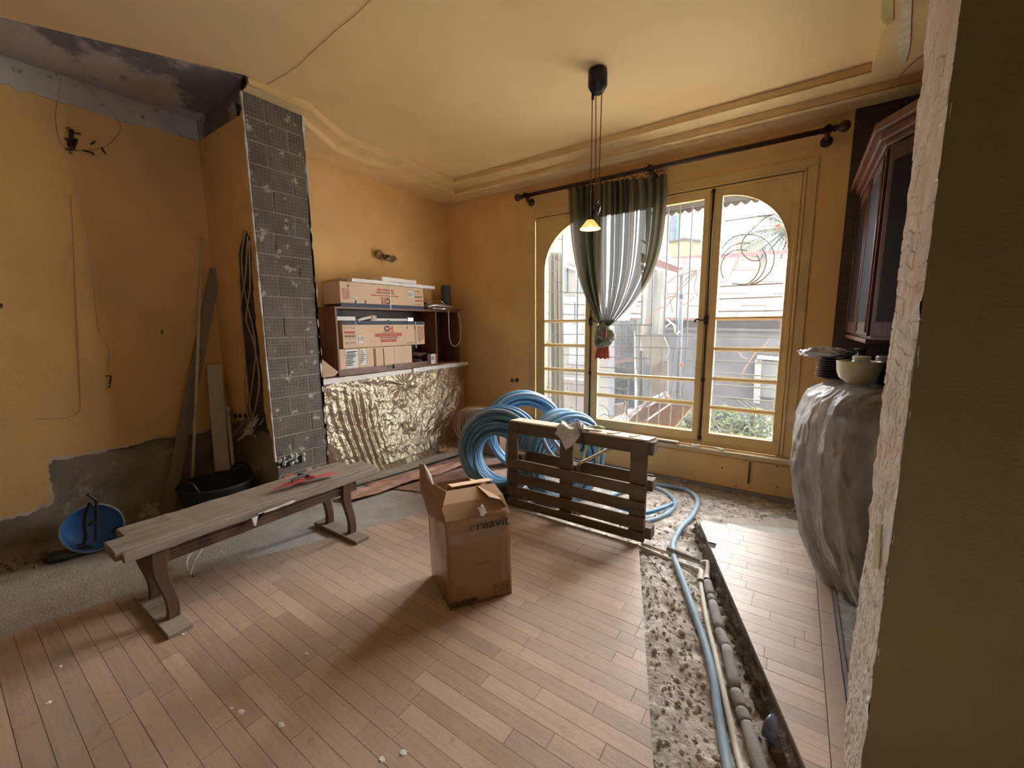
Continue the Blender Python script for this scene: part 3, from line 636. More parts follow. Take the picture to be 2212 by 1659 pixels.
gcurve(z1f([(1470, 705), (1510, 790), (1510, 890), (1470, 1000), (1400, 1090), (1300, 1150)]))
z5f = lambda L: [(1480+x/8.295, 820+y/8.295) for x, y in L]
gcurve(z5f([(690, 380), (800, 345), (900, 355), (1000, 430), (1090, 500), (1140, 600), (1135, 700), (1120, 760)]))
gcurve(z5f([(850, 345), (970, 350), (1090, 420), (1190, 520), (1245, 640), (1245, 760), (1210, 900)]))
gcurve(z5f([(950, 340), (1080, 370), (1220, 460), (1310, 580), (1370, 720), (1360, 860), (1310, 980)]))
gcurve(z5f([(480, 640), (520, 760), (600, 850), (700, 905), (820, 915), (910, 890)]))
gcurve(z5f([(470, 790), (520, 890), (610, 970)])); gcurve(z5f([(805, 985), (800, 860), (860, 770), (950, 735), (1060, 740), (1140, 790), (1185, 880)]))
gcurve(z5f([(1230, 1040), (1270, 985), (1360, 985), (1460, 1010), (1530, 1010)]))
z3f = lambda L: [(1280+x/9.217, 790+y/9.217) for x, y in L]
gcurve(z3f([(130, 785), (210, 795), (290, 860), (330, 950), (330, 1050)])); gcurve(z3f([(245, 965), (350, 1000), (450, 990), (550, 920), (610, 830), (640, 700)]))
gcurve(z3f([(480, 1080), (560, 1010), (620, 900), (645, 700)])); gcurve(z3f([(600, 1090), (660, 960), (680, 800), (620, 690)]))
z4f = lambda L: [(1160+x/7.54, 480+y/7.54) for x, y in L]
for a, b in (((205, 560), (185, 3300)), ((415, 200), (395, 3300)), ((310, 620), (290, 3250)), ((665, 820), (640, 3200))):
    p, q = z4f([a, b]); gbar(p, q, .010, mVerd)
for yy, a, b in ((610, 225, 415), (790, 225, 415), (970, 215, 405), (1135, 165, 780), (1310, 180, 200), (1335, 430, 780), (1500, 420, 780), (270, 355, 420), (1490, 170, 210)):
    p, q = z4f([(a, yy), (b, yy+(b-a)*.03)]); gbar(p, q, .006)
for y0, y1, a, b in ((723, 722, 1190, 1262), (766, 768, 1212, 1262), (786, 790, 1222, 1262), (806, 810, 1212, 1262), (838, 828, 1188, 1222), (828, 832, 1222, 1262), (859, 850, 1188, 1210)):
    gbar((a, y0), (b, y1), .006)
# ============================================================ CURTAIN POLE, CURTAIN, LAMP
YR = YW-.12
mPole = M('dark_walnut', (.045, .022, .016), .35, .3, 8, .1, 40)
pl, pr_ = ony(1128, 428, YR), ony(1803, 272, YR)
zp = (pl.z+pr_.z)/2
pole = thing('curtain_pole', 'long dark wooden curtain pole above the window', 'curtain pole', (-1.3, YR, zp))
MB().tube([(pl.x, YR, zp), (pr_.x, YR, zp)], .0215, 12).build('rod', mPole, pole, smooth=True)
for x, s in ((pl.x, -1), (pr_.x, 1)):
    MB().lathe((x, YR, zp), [(.0215, 0), (.03, .005), (.026, .015), (.016, .02), (.032, .035), (.042, .06), (.036, .085), (.015, .10), (0, .102)], 16, (s, 0, 0)).build('finial', mPole, pole, smooth=True)
for x in (pl.x+.06, ony(1405, 366, YR).x, pr_.x-.04):
    b = MB().tube([(x, YW, zp-.05), (x, YR+.02, zp-.05), (x, YR, zp-.022)], .016, 8); b.lathe((x, YW, zp-.05), [(.042, 0), (.042, .012), (.02, .03)], 14, (0, -1, 0)); b.lathe((x, YR-.02, zp), [(.03, -.012), (.03, .05)], 12, (0, 1, 0))
    b.build('bracket', mPole, pole, smooth=True)
for px in (1232, 1237, 1243, 1250, 1266, 1292, 1317, 1342, 1370, 1398, 1404, 1410, 1417, 1424, 1432):
    p = ony(px, 400, YR)
    ring = [(p.x+.004*math.sin(a), YR+.027*math.cos(a), zp-.012+.027*math.sin(a)) for a in [i*math.pi/8 for i in range(16)]]
    ring = [(p.x+.030*math.cos(a), YR+.012*math.cos(a), zp-.014+.034*math.sin(a)) for a in [i*math.pi/8 for i in range(16)]]
    MB().tube(ring, .0045, 5, closed=True).build('ring', mPole, pole, smooth=True)
def curtain_mat():
    m = M('sheer_striped_curtain', (.12, .125, .095), .85, .12, 7, .25, 220, trans=.20, alpha=.985)
    nt = m.node_tree; L = nt.links.new; p = nt.nodes['Principled BSDF']; src = p.inputs['Base Color'].links[0].from_socket
    uv = nd(nt, 'ShaderNodeUVMap'); sx = nd(nt, 'ShaderNodeSeparateXYZ'); L(uv.outputs[0], sx.inputs[0])
    n = nd(nt, 'ShaderNodeTexNoise', noise_dimensions='1D'); n.inputs['Scale'].default_value = 26; n.inputs['Detail'].default_value = 3; L(sx.outputs[0], n.inputs['W'])
    cr = nd(nt, 'ShaderNodeValToRGB'); L(n.outputs[0], cr.inputs[0]); e = cr.color_ramp.elements
    e[0].position = .38; e[0].color = (.022, .018, .011, 1); e[1].position = .72; e[1].color = (.20, .095, .04, 1)
    x = cr.color_ramp.elements.new(.48); x.color = (.065, .062, .035, 1); x = cr.color_ramp.elements.new(.60); x.color = (.15, .14, .085, 1)
    L(cr.outputs[0], p.inputs['Base Color'])
    for nn in nt.nodes:
        if nn.type == 'BSDF_TRANSLUCENT': L(cr.outputs[0], nn.inputs[0])
    n2 = nd(nt, 'ShaderNodeTexNoise', noise_dimensions='1D'); n2.inputs['Scale'].default_value = 34; n2.inputs['Detail'].default_value = 2; L(sx.outputs[0], n2.inputs['W'])
    r2 = nd(nt, 'ShaderNodeMapRange'); r2.inputs[1].default_value = .60; r2.inputs[2].default_value = .68; r2.inputs[3].default_value = .985; r2.inputs[4].default_value = .62; L(n2.outputs[0], r2.inputs[0])
    ms = [q for q in nt.nodes if q.type == 'MIX_SHADER' and q.outputs[0].links[0].to_node.type == 'OUTPUT_MATERIAL'][0]; L(r2.outputs[0], ms.inputs[0])
    return m
mCurt = curtain_mat(); mRust = M('rust_red_fringe', (.38, .085, .055), .85, .25, 20, .4, 60, stretch=(1, 1, .1))
Lp = [ony(x, y, YR-.01) for x, y in ((1227, 408), (1229, 450), (1234, 520), (1247, 590), (1268, 650), (1290, 690), (1300, 707))]
Rp = [ony(x, y, YR-.01) for x, y in ((1438, 378), (1438, 430), (1428, 520), (1408, 590), (1372, 650), (1335, 690), (1314, 707))]
Lp, Rp = spline(Lp, 8), spline(Rp, 8)
def cur(u, v):
    i = v*(len(Lp)-1); k = min(int(i), len(Lp)-2); f = i-k
    a = Lp[k].lerp(Lp[k+1], f); b = Rp[k].lerp(Rp[k+1], f)
    # cloth is denser at the two ends of the pole
    uu = u+.055*math.sin(2*math.pi*u)*(1-v)
    p = a.lerp(b, uu); wdt = (b-a).length
    ph = u*2*math.pi*13+1.3*math.sin(u*9)
    am = .030*(.5+.5*wdt)*(1-.3*v)+.012*v
    p.y += am*math.sin(ph)+.012*fbm(u*9, v*2, 1)-.02*v
    p.x += .010*math.cos(ph)*(1-v*.6)
    if v < .02: p.z += .012*math.cos(ph)
    return p
cmb = MB().grid(cur, 260, 70); cu = thing('curtain', 'sheer grey green striped curtain gathered and knotted low in front of the window', 'curtain', (-1.7, YR, 3.0))
co = cmb.build('cloth', mCurt, cu, smooth=True)
uvl = co.data.uv_layers.new(name='UVMap'); W_ = 261
for poly_ in co.data.polygons:
    for li in poly_.loop_indices:
        vi = co.data.loops[li].vertex_index; uvl.data[li].uv = ((vi % W_)/260, (vi//W_)/70)
mKnot = M('curtain_knot_cloth', (.25, .27, .20), .85, .3, 30, .4, 90, trans=.15, c2=(.07, .06, .05), m2=.5, msc=12, width=.1)
kc = ony(1303, 722, YR-.03)
def knot(c, rx, rz, ax, seed):
    def fn(u, v):
        a, b = u*2*math.pi, (v-.5)*math.pi
        fold = 1+.10*math.sin(a*2+b*5+seed)+.05*math.sin(b*13+a*3+seed)
        d = Vector((math.cos(a)*math.cos(b)*rx, math.sin(a)*math.cos(b)*rx*.8, math.sin(b)*rz))*fold
        d.rotate(Matrix.Rotation(ax, 3, 'Y')); return Vector(c)+d
    return fn
k_ = MB(); k_.grid(knot(ony(1303, 713, YR-.03), .088, .072, .3, 0), 40, 24, True); k_.grid(knot(ony(1297, 735, YR-.04), .075, .10, -.35, 2), 40, 24, True); k_.grid(knot(ony(1314, 730, YR-.05), .068, .09, .5, 5), 40, 24, True)
k_.build('knot', mKnot, cu, smooth=True)
def tail(u, v):
    a = u*2*math.pi; r = .05+.022*v+.006*math.sin(a*14); c = ony(1303-3*v, 748+26*v, YR-.035)
    return c+Vector((math.cos(a)*r*1.15, math.sin(a)*r*.6, .006*math.sin(a*9)*v))
MB().grid(tail, 84, 6, True).build('fringe_tail', mRust, cu, smooth=True)
MB().grid(lambda u, v: ony(1307+(u-.5)*(8-4*v), 712+20*v, YR-.118)+Vector((0, .01*math.sin(u*20), 0)), 12, 8).build('rust_lining', mRust, cu, smooth=True)
# pendant lamp
lx, ly = -1.275, 2.95
lamp = thing('pendant_lamp', 'black rise and fall pendant lamp with a small lit glass shade', 'lamp', (lx, ly, ZC))
MB().lathe((lx, ly, ZC), [(.052, 0), (.064, -.006), (.067, -.03), (.067, -.105), (.060, -.118), (.040, -.150), (.020, -.158), (0, -.158)], 24).build('canopy', mBlack, lamp, smooth=True)
MB().tube([(lx-.03, ly-.01, ZC-.14), (lx-.03, ly-.01, ZC-.19)], .011, 8).build('cord_grip', mBlack, lamp)
mCord = M('brown_twisted_cord', (.13, .06, .02), .6, .3, 60, .2, 300, stretch=(1, 1, 3))
zs_ = ony(1276, 474, ly).z
for nm, a, b in (('cord', (lx-.038, ly, ZC-.17), (-1.313, ly, zs_)), ('cord', (lx-.012, ly, ZC-.15), (-1.272, ly, ony(1290, 434, ly).z)), ('cord', (lx+.032, ly, ZC-.14), (-1.252, ly, ony(1290, 434, ly).z))):
    MB().tube([a, b], .0035, 6).build(nm, mCord, lamp)
wz = ony(1290, 450, ly).z
MB().lathe((-1.26, ly, wz), [(0, .062), (.008, .06), (.010, .045), (.004, .042), (.012, .036), (.024, .028), (.026, .01), (.02, -.02), (.008, -.045), (0, -.052)], 16).build('counterweight', M('glazed_porcelain_weight', (.05, .045, .04), .2, .1, 10, 0, coat=.6), lamp, smooth=True)
sc_ = (-1.313, ly, ony(1276, 493, ly).z)
mShade = bpy.data.materials.new('lit_amber_glass'); mShade.use_nodes = True
p_ = mShade.node_tree.nodes['Principled BSDF']; p_.inputs['Base Color'].default_value = (.75, .52, .22, 1); p_.inputs['Roughness'].default_value = .35
p_.inputs['Emission Color'].default_value = (1, .62, .18, 1); p_.inputs['Emission Strength'].default_value = .38; p_.inputs['Alpha'].default_value = .9
MB().lathe(sc_, [(.012, .060), (.024, .058), (.036, .046), (.054, .022), (.074, 0), (.077, -.007), (.071, -.003), (.05, .02), (.032, .044), (.012, .054)], 28).build('glass_shade', mShade, lamp, smooth=True)
mBulb = bpy.data.materials.new('glowing_bulb'); mBulb.use_nodes = True; p_ = mBulb.node_tree.nodes['Principled BSDF']; p_.inputs['Emission Color'].default_value = (1, .86, .6, 1); p_.inputs['Emission Strength'].default_value = 14
MB().lathe(Vector(sc_)+Vector((0, 0, .012)), [(0, -.024), (.012, -.02), (.018, -.006), (.014, .01), (.007, .022)], 14).build('bulb', mBulb, lamp, smooth=True)
MB().tube([Vector(sc_)+Vector((0, 0, .03)), Vector(sc_)+Vector((0, 0, .085))], .009, 8).build('lamp_holder', mIron, lamp)
ll = bpy.data.lights.new('lamp_light', 'POINT'); lo = bpy.data.objects.new('lamp_light', ll); COL.objects.link(lo); ll.energy = 1.6; ll.color = (1, .75, .42); ll.shadow_soft_size = .02; lo.location = Vector(sc_)+Vector((0, 0, -.03))
# wall lamp wrapped in film above the shelf
t = thing('wall_lamp', 'small wall light wrapped in brown plastic film above the boxes', 'lamp', (XS, 3.25, 2.36))
MB().blob((XS+.035, 3.20, 2.385), (.035, .05, .05), 2, 14, .7).build('base', M('wrinkled_film', (.30, .19, .10), .3, .5, 25, .6, 40, coat=.4), t, smooth=False)
MB().blob((XS+.10, 3.30, 2.345), (.05, .085, .035), 6, 14, .8).build('lamp_head', M('wrinkled_dark_film', (.22, .14, .08), .25, .6, 30, .6, 40, coat=.5), t, smooth=False)
wire('cable', [(XS+.02, 3.25, 2.33), (XS+.02, 3.26, 2.28), (XS+.015, 3.24, 2.22)], .002, mThin, 'short thin wire hanging under the wrapped wall light')
# ============================================================ KITCHEN SIDE
mMah = grain('mahogany', (.085, .032, .02), (.05, .018, .012), 2, .55, 0, spec=.15)
mMahF = M('cabinet_door_panel', (.014, .006, .005), .6, .2, 5, .05, spec=.06)
cab = thing('wall_cabinet', 'dark mahogany wall cabinet with stepped crown and glazed door', 'cabinet', (.7, 3.6, 1.45))
fr = [(.365, 4.38), (.362, 3.15), (.56, 2.80), (.99, 2.80), (.99, 4.38)]
MB().prism([(x, y, 1.45) for x, y in fr], (0, 0, 1.13)).build('carcass', mMah, cab, fix=True)
def crown(off, z0, z1, nm):
    q = [(.365-off, 4.39), (.362-off, 3.15-off*.4), (.56-off*.6, 2.80-off), (.99, 2.80-off), (.99, 4.39)]
    MB().prism([(x, y, z0) for x, y in q], (0, 0, z1-z0)).build(nm, mMahC, cab, bevel=.006, fix=True)
mMahC = M('crown_moulding', (.15, .065, .042), .35, .15, 6, .05)
crown(.03, 2.50, 2.53, 'crown_moulding'); crown(.055, 2.53, 2.575, 'crown_moulding'); crown(.085, 2.575, 2.62, 'crown_moulding')
for a, b in ((4.36, 3.72), (3.69, 3.17)):
    d = MB().box(.343, .363, b, a, 1.47, 2.49).build('door', mMah, cab, bevel=.004)
    MB().box(.336, .345, b+.07, a-.07, 1.55, 2.40).build('glass_panel', mMahF, d)
    for q in (b+.03, a-.03): MB().tube([(.341, q, 1.49), (.341, q, 2.47)], .008, 8).build('reeding', mMahC, d, smooth=True)
d = MB().par((.372, 3.13, 1.47), (.178, -.315, 0), (-.02, -.011, 0), (0, 0, 1.02)).build('door', mMah, cab, bevel=.004)
MB().par((.385, 3.08, 1.55), (.13, -.23, 0), (-.02, -.011, 0), (0, 0, .85)).build('glass_panel', mMahF, d)
B('bottom_rail', mMahC, .34, .99, 3.17, 4.37, 1.425, 1.452, cab, .006)
# counter under plastic
ct = thing('kitchen_counter', 'dark wooden cupboard stacked with things under the plastic dust sheet', 'cupboard', (.65, 3.4, 0))
B('body', M('cupboard_brown', (.46, .38, .33), .6, .2, 6, .1), .52, .99, 3.22, 4.1, .0, 1.04, ct, .01); B('worktop', M('worktop', (.30, .22, .16), .5, .2, 6, .1), .45, .99, 3.15, 4.15, 1.04, 1.08, ct, .008)
B('drawer', M('drawer_front', (.22, .15, .10), .5, .2, 6, .1), .505, .522, 3.3, 3.75, .78, 1.0, ct, .006)
t = thing('wicker_basket', 'dark brown basket bundle showing through the plastic sheet', 'basket', (.3, 3.05, .9))
MB().blob((.40, 3.22, 1.0), (.13, .10, .09), 4, 16, .3).build('basket_body', M('dark_wicker', (.12, .07, .04), .8, .5, 30, .9, 60), t, smooth=False)
B('fabric_bundle', M('fabric_bundle', (.30, .27, .25), .9, .3, 6, .3), .30, .45, 3.30, 3.6, .25, .86, t, .02)
def film():
    m = bpy.data.materials.new('dust_sheet_plastic'); m.use_nodes = True; nt = m.node_tree; L = nt.links.new; nt.nodes.remove(nt.nodes['Principled BSDF']); out = nt.nodes['Material Output']
    tc = nd(nt, 'ShaderNodeTexCoord'); mp = nd(nt, 'ShaderNodeMapping'); mp.inputs['Scale'].default_value = (1, 1, .30); L(tc.outputs['Object'], mp.inputs[0])
    n = nd(nt, 'ShaderNodeTexNoise'); n.inputs['Scale'].default_value = 12; n.inputs['Detail'].default_value = 7; n.inputs['Roughness'].default_value = .6; n.inputs['Distortion'].default_value = 1.2; L(mp.outputs[0], n.inputs['Vector'])
    bp = nd(nt, 'ShaderNodeBump'); bp.inputs['Strength'].default_value = .5; bp.inputs['Distance'].default_value = .02; L(n.outputs[0], bp.inputs['Height'])
    t = nd(nt, 'ShaderNodeBsdfTransparent'); t.inputs[0].default_value = (.93, .92, .92, 1); g = nd(nt, 'ShaderNodeBsdfGlossy'); g.inputs['Roughness'].default_value = .16; L(bp.outputs[0], g.inputs['Normal'])
    d = nd(nt, 'ShaderNodeBsdfDiffuse'); d.inputs[0].default_value = (.93, .91, .90, 1); tl = nd(nt, 'ShaderNodeBsdfTranslucent'); tl.inputs[0].default_value = (.97, .95, .94, 1)
    md = nd(nt, 'ShaderNodeMixShader'); md.inputs[0].default_value = .62; L(d.outputs[0], md.inputs[1]); L(tl.outputs[0], md.inputs[2])
    r = nd(nt, 'ShaderNodeMapRange'); r.inputs[1].default_value = .35; r.inputs[2].default_value = .7; r.inputs[3].default_value = .62; r.inputs[4].default_value = .92; L(n.outputs[0], r.inputs[0])
    m1 = nd(nt, 'ShaderNodeMixShader'); L(r.outputs[0], m1.inputs[0]); L(t.outputs[0], m1.inputs[1]); L(md.outputs[0], m1.inputs[2])
    fr_ = nd(nt, 'ShaderNodeFresnel'); fr_.inputs[0].default_value = 1.7; L(bp.outputs[0], fr_.inputs['Normal']); m2 = nd(nt, 'ShaderNodeMixShader'); L(fr_.outputs[0], m2.inputs[0]); L(m1.outputs[0], m2.inputs[1]); L(g.outputs[0], m2.inputs[2]); L(m2.outputs[0], out.inputs[0])
    return m
mFilm = film()
lv = [(0, .285, 2.66, 3.9, .90), (.02, .27, 2.66, 3.9, .90), (.15, .185, 2.70, 4.0, .92), (.32, .12, 2.76, 4.05, .92), (.63, .055, 2.80, 4.1, .92), (.80, .055, 2.82, 4.1, .92), (.95, .075, 2.86, 4.1, .9), (1.08, .12, 2.92, 4.05, .88), (1.15, .20, 2.97, 3.95, .85), (1.175, .32, 3.05, 3.85, .8), (1.18, .5, 3.3, 3.6, .6)]
def drape(u, v):
    i = v*(len(lv)-1); k = min(int(i), len(lv)-2); f = i-k; z, xa, ya, yb, xb = [a+(b-a)*f for a, b in zip(lv[k], lv[k+1])]
    a = u*2*math.pi; ca, sa = math.cos(a), math.sin(a); e = .55
    cx, cy, hx, hy = (xa+xb)/2, (ya+yb)/2, (xb-xa)/2, (yb-ya)/2
    sx = math.copysign(abs(ca)**e, ca); sy = math.copysign(abs(sa)**e, sa)
    per = a*7; am = .030*max(0, 1-v*.9)+.006
    w1 = a*3.1+1.4*v+.5*fbm(a*1.5, v*2, 1); w2 = a*5.3-2.3*v+.6*fbm(a*2, v*2, 5)
    rd_ = lambda w: (1-abs(((w/math.pi) % 2)-1)*2)
    fo = am*(1.0*rd_(w1*2)+.7*rd_(w2*2.3))+.03*fbm(a*1.6, v*2.2, 3)-.018*abs(fbm(a*6+v*5, v*7-a*2, 7))
    return Vector((cx+sx*(hx+fo), cy+sy*(hy+fo), z+.01*fbm(a*3, v*5, 1)))
ds = MB().grid(drape, 420, 130, True).build('dust_sheet', mFilm, None, smooth=True)
tag(ds, 'translucent plastic dust sheet draped over the cupboard right of the window', 'dust sheet')
mBowl = M('cream_enamel', (.62, .56, .38), .3, .05, 6, .03, coat=.4)
bw = thing('bowl', 'large cream bowl on top of the plastic covered cupboard', 'bowl', (.325, 3.2, 1.185))
bz = 1.19; bc = Vector((.325, 3.18, bz))
MB().lathe(bc, [(0, 0), (.055, 0), (.06, .008), (.088, .03), (.103, .07), (.107, .125), (.110, .132), (.104, .132), (.10, .125), (.096, .07), (.08, .035), (.04, .015), (0, .012)], 40).build('bowl_body', mBowl, bw, smooth=True)
jr = thing('glass_jar', 'glass jar with a pale lid lying in the cream bowl', 'jar', bc+Vector((0, 0, .03)))
MB().lathe(bc+Vector((.01, .0, .075)), [(0, 0), (.045, 0), (.052, .01), (.052, .045), (.04, .06), (.036, .07)], 24).build('jar_body', M('jar_glass', (.45, .50, .50), .15, .05, 5, 0, coat=.8, alpha=.75), jr, smooth=True)
MB().lathe(bc+Vector((.01, .0, .143)), [(0, 0), (.044, 0), (.044, .014), (.038, .018), (0, .018)], 24).build('lid', M('cream_lid', (.62, .58, .50), .4, .05, 5, 0), jr, smooth=False)
for i in range(9):
    z = 1.17+i*.0165; c = Vector((.225, 3.50, z))
    o = MB().lathe(c, [(0, 0), (.05, 0), (.085, .012), (.098, .016), (.085, .015), (.05, .004), (0, .004)], 28).build('plate', M('dark_brown_plate', (.055, .035, .03), .35, .1, 5, 0) if i == 0 else bpy.data.materials['dark_brown_plate'], None, smooth=True)
    tag(o, 'dark brown plate in the stack behind the cream bowl', 'plate', 'dark plates stacked behind the cream bowl')
t = thing('plastic_bag', 'crumpled grey and white plastic bag folded on top of the dark plates', 'bag', (.2, 3.5, 1.33))
def bag(u, v):
    a, b = u*2*math.pi, (v-.5)*math.pi; q = 1+.22*fbm(math.cos(a)*2, math.sin(a)*2, v*5)
    return Vector((.165+.135*math.cos(a)*math.cos(b)*q, 3.47+.09*math.sin(a)*math.cos(b)*q, 1.352+.034*math.sin(b)*q+.010*fbm(u*14, v*14, 2)))
MB().grid(bag, 60, 26, True).build('bag_body', M('crumpled_carrier_bag', (.50, .49, .48), .35, .2, 30, .5, 25, c2=(.07, .07, .08), m2=.55, msc=14, width=.04, coat=.3, stretch=(1, 1, 4)), t, smooth=True)
t = thing('black_pot', 'black lidded pot standing behind the cream bowl', 'pot', (.35, 3.45, 1.18))
MB().lathe((.36, 3.46, 1.18), [(0, 0), (.07, 0), (.085, .03), (.088, .13), (.09, .14), (.06, .155), (.02, .165), (.022, .19), (.04, .20), (0, .205)], 24).build('pot_body', mBlack, t, smooth=True)
t = thing('storage_jar', 'grey glass storage jar right of the cream bowl beside the jamb', 'jar', (.46, 3.3, 1.17))
MB().lathe((.462, 3.30, 1.17), [(0, 0), (.05, 0), (.055, .01), (.055, .11), (.04, .13), (.04, .14)], 24).build('jar_body', M('dark_jar', (.05, .05, .05), .2, .1, 5, 0, coat=.5), t, smooth=True)
MB().lathe((.462, 3.30, 1.31), [(.042, 0), (.05, 0), (.05, .03), (.045, .038), (0, .038)], 24).build('lid', M('grey_lid', (.38, .37, .36), .3, .1, 5, 0), t)
# ============================================================ SHELF CABINET AND ITS LOAD
XF = -3.784
def q6(x, y, X=XF): return onx(640+x/5.53, 560+y/5.53, X)
# thing hidden by the sheet, the sheet and the foam boards
base = thing('low_cabinet', 'pinkish cabinet hidden behind the grey plastic sheet', 'cabinet', (-3.95, 3.4, 0))
MB().box(-4.09, XF-.02, 2.12, 4.33, 0, .985).build('carcass', M('pinkish_laminate', (.56, .28, .22), .6, .1, 3, .05, c2=(.50, .44, .28), m2=.5, msc=1.2, width=.3), base)
B('side_panel', mPaleWood, -4.05, -3.84, 2.10, 2.118, .05, .985, base)
lz = 1.046
for (a, b, dz, nm, lb) in ((2.04, 3.345, 0, 'left', 'left'), (3.385, 4.39, .006, 'right', 'right')):
    o = MB().prism([(XF+.02, x, z) for x, z in ragged([(a, .992+dz), (b, .998+dz), (b, lz+dz-.002), (a, lz+dz-.004)], .003, .02, a, [0, 2])], (-.33, 0, 0)).build('foam_board', mFoam, None, fix=True)
    tag(o, '%s white polystyrene board under the reddish open cabinet' % lb, 'foam board')
def sheetfn(u, v):
    # hangs from the board edge, swings forward towards the floor, gathered at the left and pinned at the centre
    y0 = 2.06+.20*v; y1 = 4.335-.55*max(0, v-.12)**1.2-.10*v; y = y0+(y1-y0)*u; z = .985*(1-v)+.012
    x = XF+.012+.15*v**1.5+(.13*v**2)*math.sin(u*math.pi)**.5
    g = math.exp(-((u-.20)/.12)**2); x += .012*g*math.sin(u*150+2*math.sin(v*4))*min(1, v*3)
    r = math.hypot((u-.5)*2.1, (v-.13)); x += .028*math.exp(-(r/.07)**2)
    a = math.atan2(v-.13, (u-.5)*2.1); x += .012*math.sin(a*9+3*r)*math.exp(-r*2.2)*min(1, r*6)
    x += .020*fbm(u*6+v*2, v*4-u*2, 3)+.008*fbm(u*22, v*13, 5)+.005*abs(fbm(u*45+v*9, v*40, 5))
    if v > .93: x += .10*(v-.93)/.07*(.6+.5*math.sin(u*21)); z += .012*abs(math.sin(u*60))
    return Vector((x, y, z))
def silver():
    m = bpy.data.materials.new('grey_plastic_sheet'); m.use_nodes = True; nt = m.node_tree; L = nt.links.new; nt.nodes.remove(nt.nodes['Principled BSDF']); out = nt.nodes['Material Output']
    tc = nd(nt, 'ShaderNodeTexCoord'); n = nd(nt, 'ShaderNodeTexNoise'); n.inputs['Scale'].default_value = 9; n.inputs['Detail'].default_value = 6; n.inputs['Distortion'].default_value = 1.0; L(tc.outputs['Object'], n.inputs['Vector'])
    bp = nd(nt, 'ShaderNodeBump'); bp.inputs['Strength'].default_value = .55; bp.inputs['Distance'].default_value = .03; L(n.outputs[0], bp.inputs['Height'])
    t = nd(nt, 'ShaderNodeBsdfTransparent'); d = nd(nt, 'ShaderNodeBsdfDiffuse'); d.inputs[0].default_value = (.36, .28, .19, 1); L(bp.outputs[0], d.inputs['Normal'])
    g = nd(nt, 'ShaderNodeBsdfGlossy'); g.inputs['Roughness'].default_value = .30; g.inputs[0].default_value = (.8, .72, .52, 1); L(bp.outputs[0], g.inputs['Normal'])
    m1 = nd(nt, 'ShaderNodeMixShader'); m1.inputs[0].default_value = .48; L(t.outputs[0], m1.inputs[1]); L(d.outputs[0], m1.inputs[2])
    m2 = nd(nt, 'ShaderNodeMixShader'); m2.inputs[0].default_value = .26; L(m1.outputs[0], m2.inputs[1]); L(g.outputs[0], m2.inputs[2]); L(m2.outputs[0], out.inputs[0])
    return m
o = MB().grid(sheetfn, 520, 170).build('plastic_sheet', silver(), None, smooth=True)
tag(o, 'shiny wrinkled plastic sheet hanging over the low cabinet by the brick pier', 'plastic sheet')
# open cabinet
y0, y1, z0, z1 = 2.412, 4.245, 1.052, 1.752; T = .02
oc = thing('open_cabinet', 'reddish brown open cabinet lying on its side on the foam boards', 'cabinet', (-3.95, 3.3, z0))
B('side_panel', mCherry, XS+.005, XF, y0, y0+T, z0, z1, oc, .001); B('side_panel', mCherry, XS+.005, XF, y1-T, y1, z0, z1, oc, .001)
B('top_panel', mCherry, XS+.005, XF, y0+T, y1-T, z1-T, z1, oc, .001); B('bottom_panel', mCherry, XS+.005, XF, y0+T, y1-T, z0, z0+T, oc, .001)
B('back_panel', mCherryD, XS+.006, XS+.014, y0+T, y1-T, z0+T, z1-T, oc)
B('divider', mCherry, XS+.02, XF-.005, 3.80, 3.82, z0+T, z1-T, oc, .001)
MB().box(XF-.03, XF-.01, y0+T, 3.09, z0+T, z0+.075).build('plinth_rail', mCherry, oc, bevel=.001); MB().box(XF-.03, XF-.01, 3.12, 3.80, z0+T, z0+.065).build('plinth_rail', mCherry, oc, bevel=.001)
B('hinge_slot', mBlack, XF-.012, XF-.008, 3.02, 3.11, z0+.035, z0+.05, oc)
def acbox(name, label, ya, yb, za, zb, flip=False, X=XF-.008, dep=.27):
    t = thing(name, label, 'cardboard box', ((X-dep/2), (ya+yb)/2, za))
    B('carton', mCardB, X-dep, X, ya, yb, za, zb, t, .004)
    return t
def bar(t, a, b, m, X=XF-.006, th=.0008, name='print'):
    p, q = q6(*a, X), q6(*b, X); y_, Y_ = sorted((p.y, q.y)); z_, Z_ = sorted((p.z, q.z))
    return MB().box(X-.001, X+th, y_, Y_, z_, Z_).build(name, m, t)
U, V_ = (0, 1, 0), (0, 0, 1)
def lab(t, s, size, at, m, flip=False, X=XF-.0055, sx=1., align='CENTER', bold=0.):
    p = q6(*at, X)
    return text(s, size, p, U if not flip else (0, -1, 0), V_ if not flip else (0, 0, -1), m, t, align=align, sx=sx, bold=bold)
X0 = XF-.006
b2 = acbox('appliance_box', 'cardboard air conditioner box with navy top band inside the open cabinet', 2.485, 3.61, 1.330, 1.607)
bar(b2, (548, 742), (1535, 780), mNavy)
lab(b2, 'C', .080, (1076, 832), mInk, bold=.003, sx=1.1); lab(b2, 'H', .080, (1130, 832), mRedInk, bold=.003, sx=1.1)
lab(b2, 'Cooper', .022, (1062, 872), mInk); lab(b2, '& Hunter', .022, (1148, 870), mRedInk)
bar(b2, (945, 888), (1260, 918), mRedInk); lab(b2, 'SPLIT-TYPE AIR CONDITIONER', .018, (1103, 903), mCardB, X=XF-.0045)
lab(b2, 'WALL MOUNTED MODEL', .022, (1108, 938), mInk)
bar(b2, (1012, 958), (1197, 984), mRedInk); lab(b2, 'COOL & HEAT', .018, (1104, 971), mCardB, X=XF-.0045)
bar(b2, (735, 908), (806, 1000), mPaper); lab(b2, 'CE', .055, (770, 952), mInk, X=XF-.0045, bold=.0)
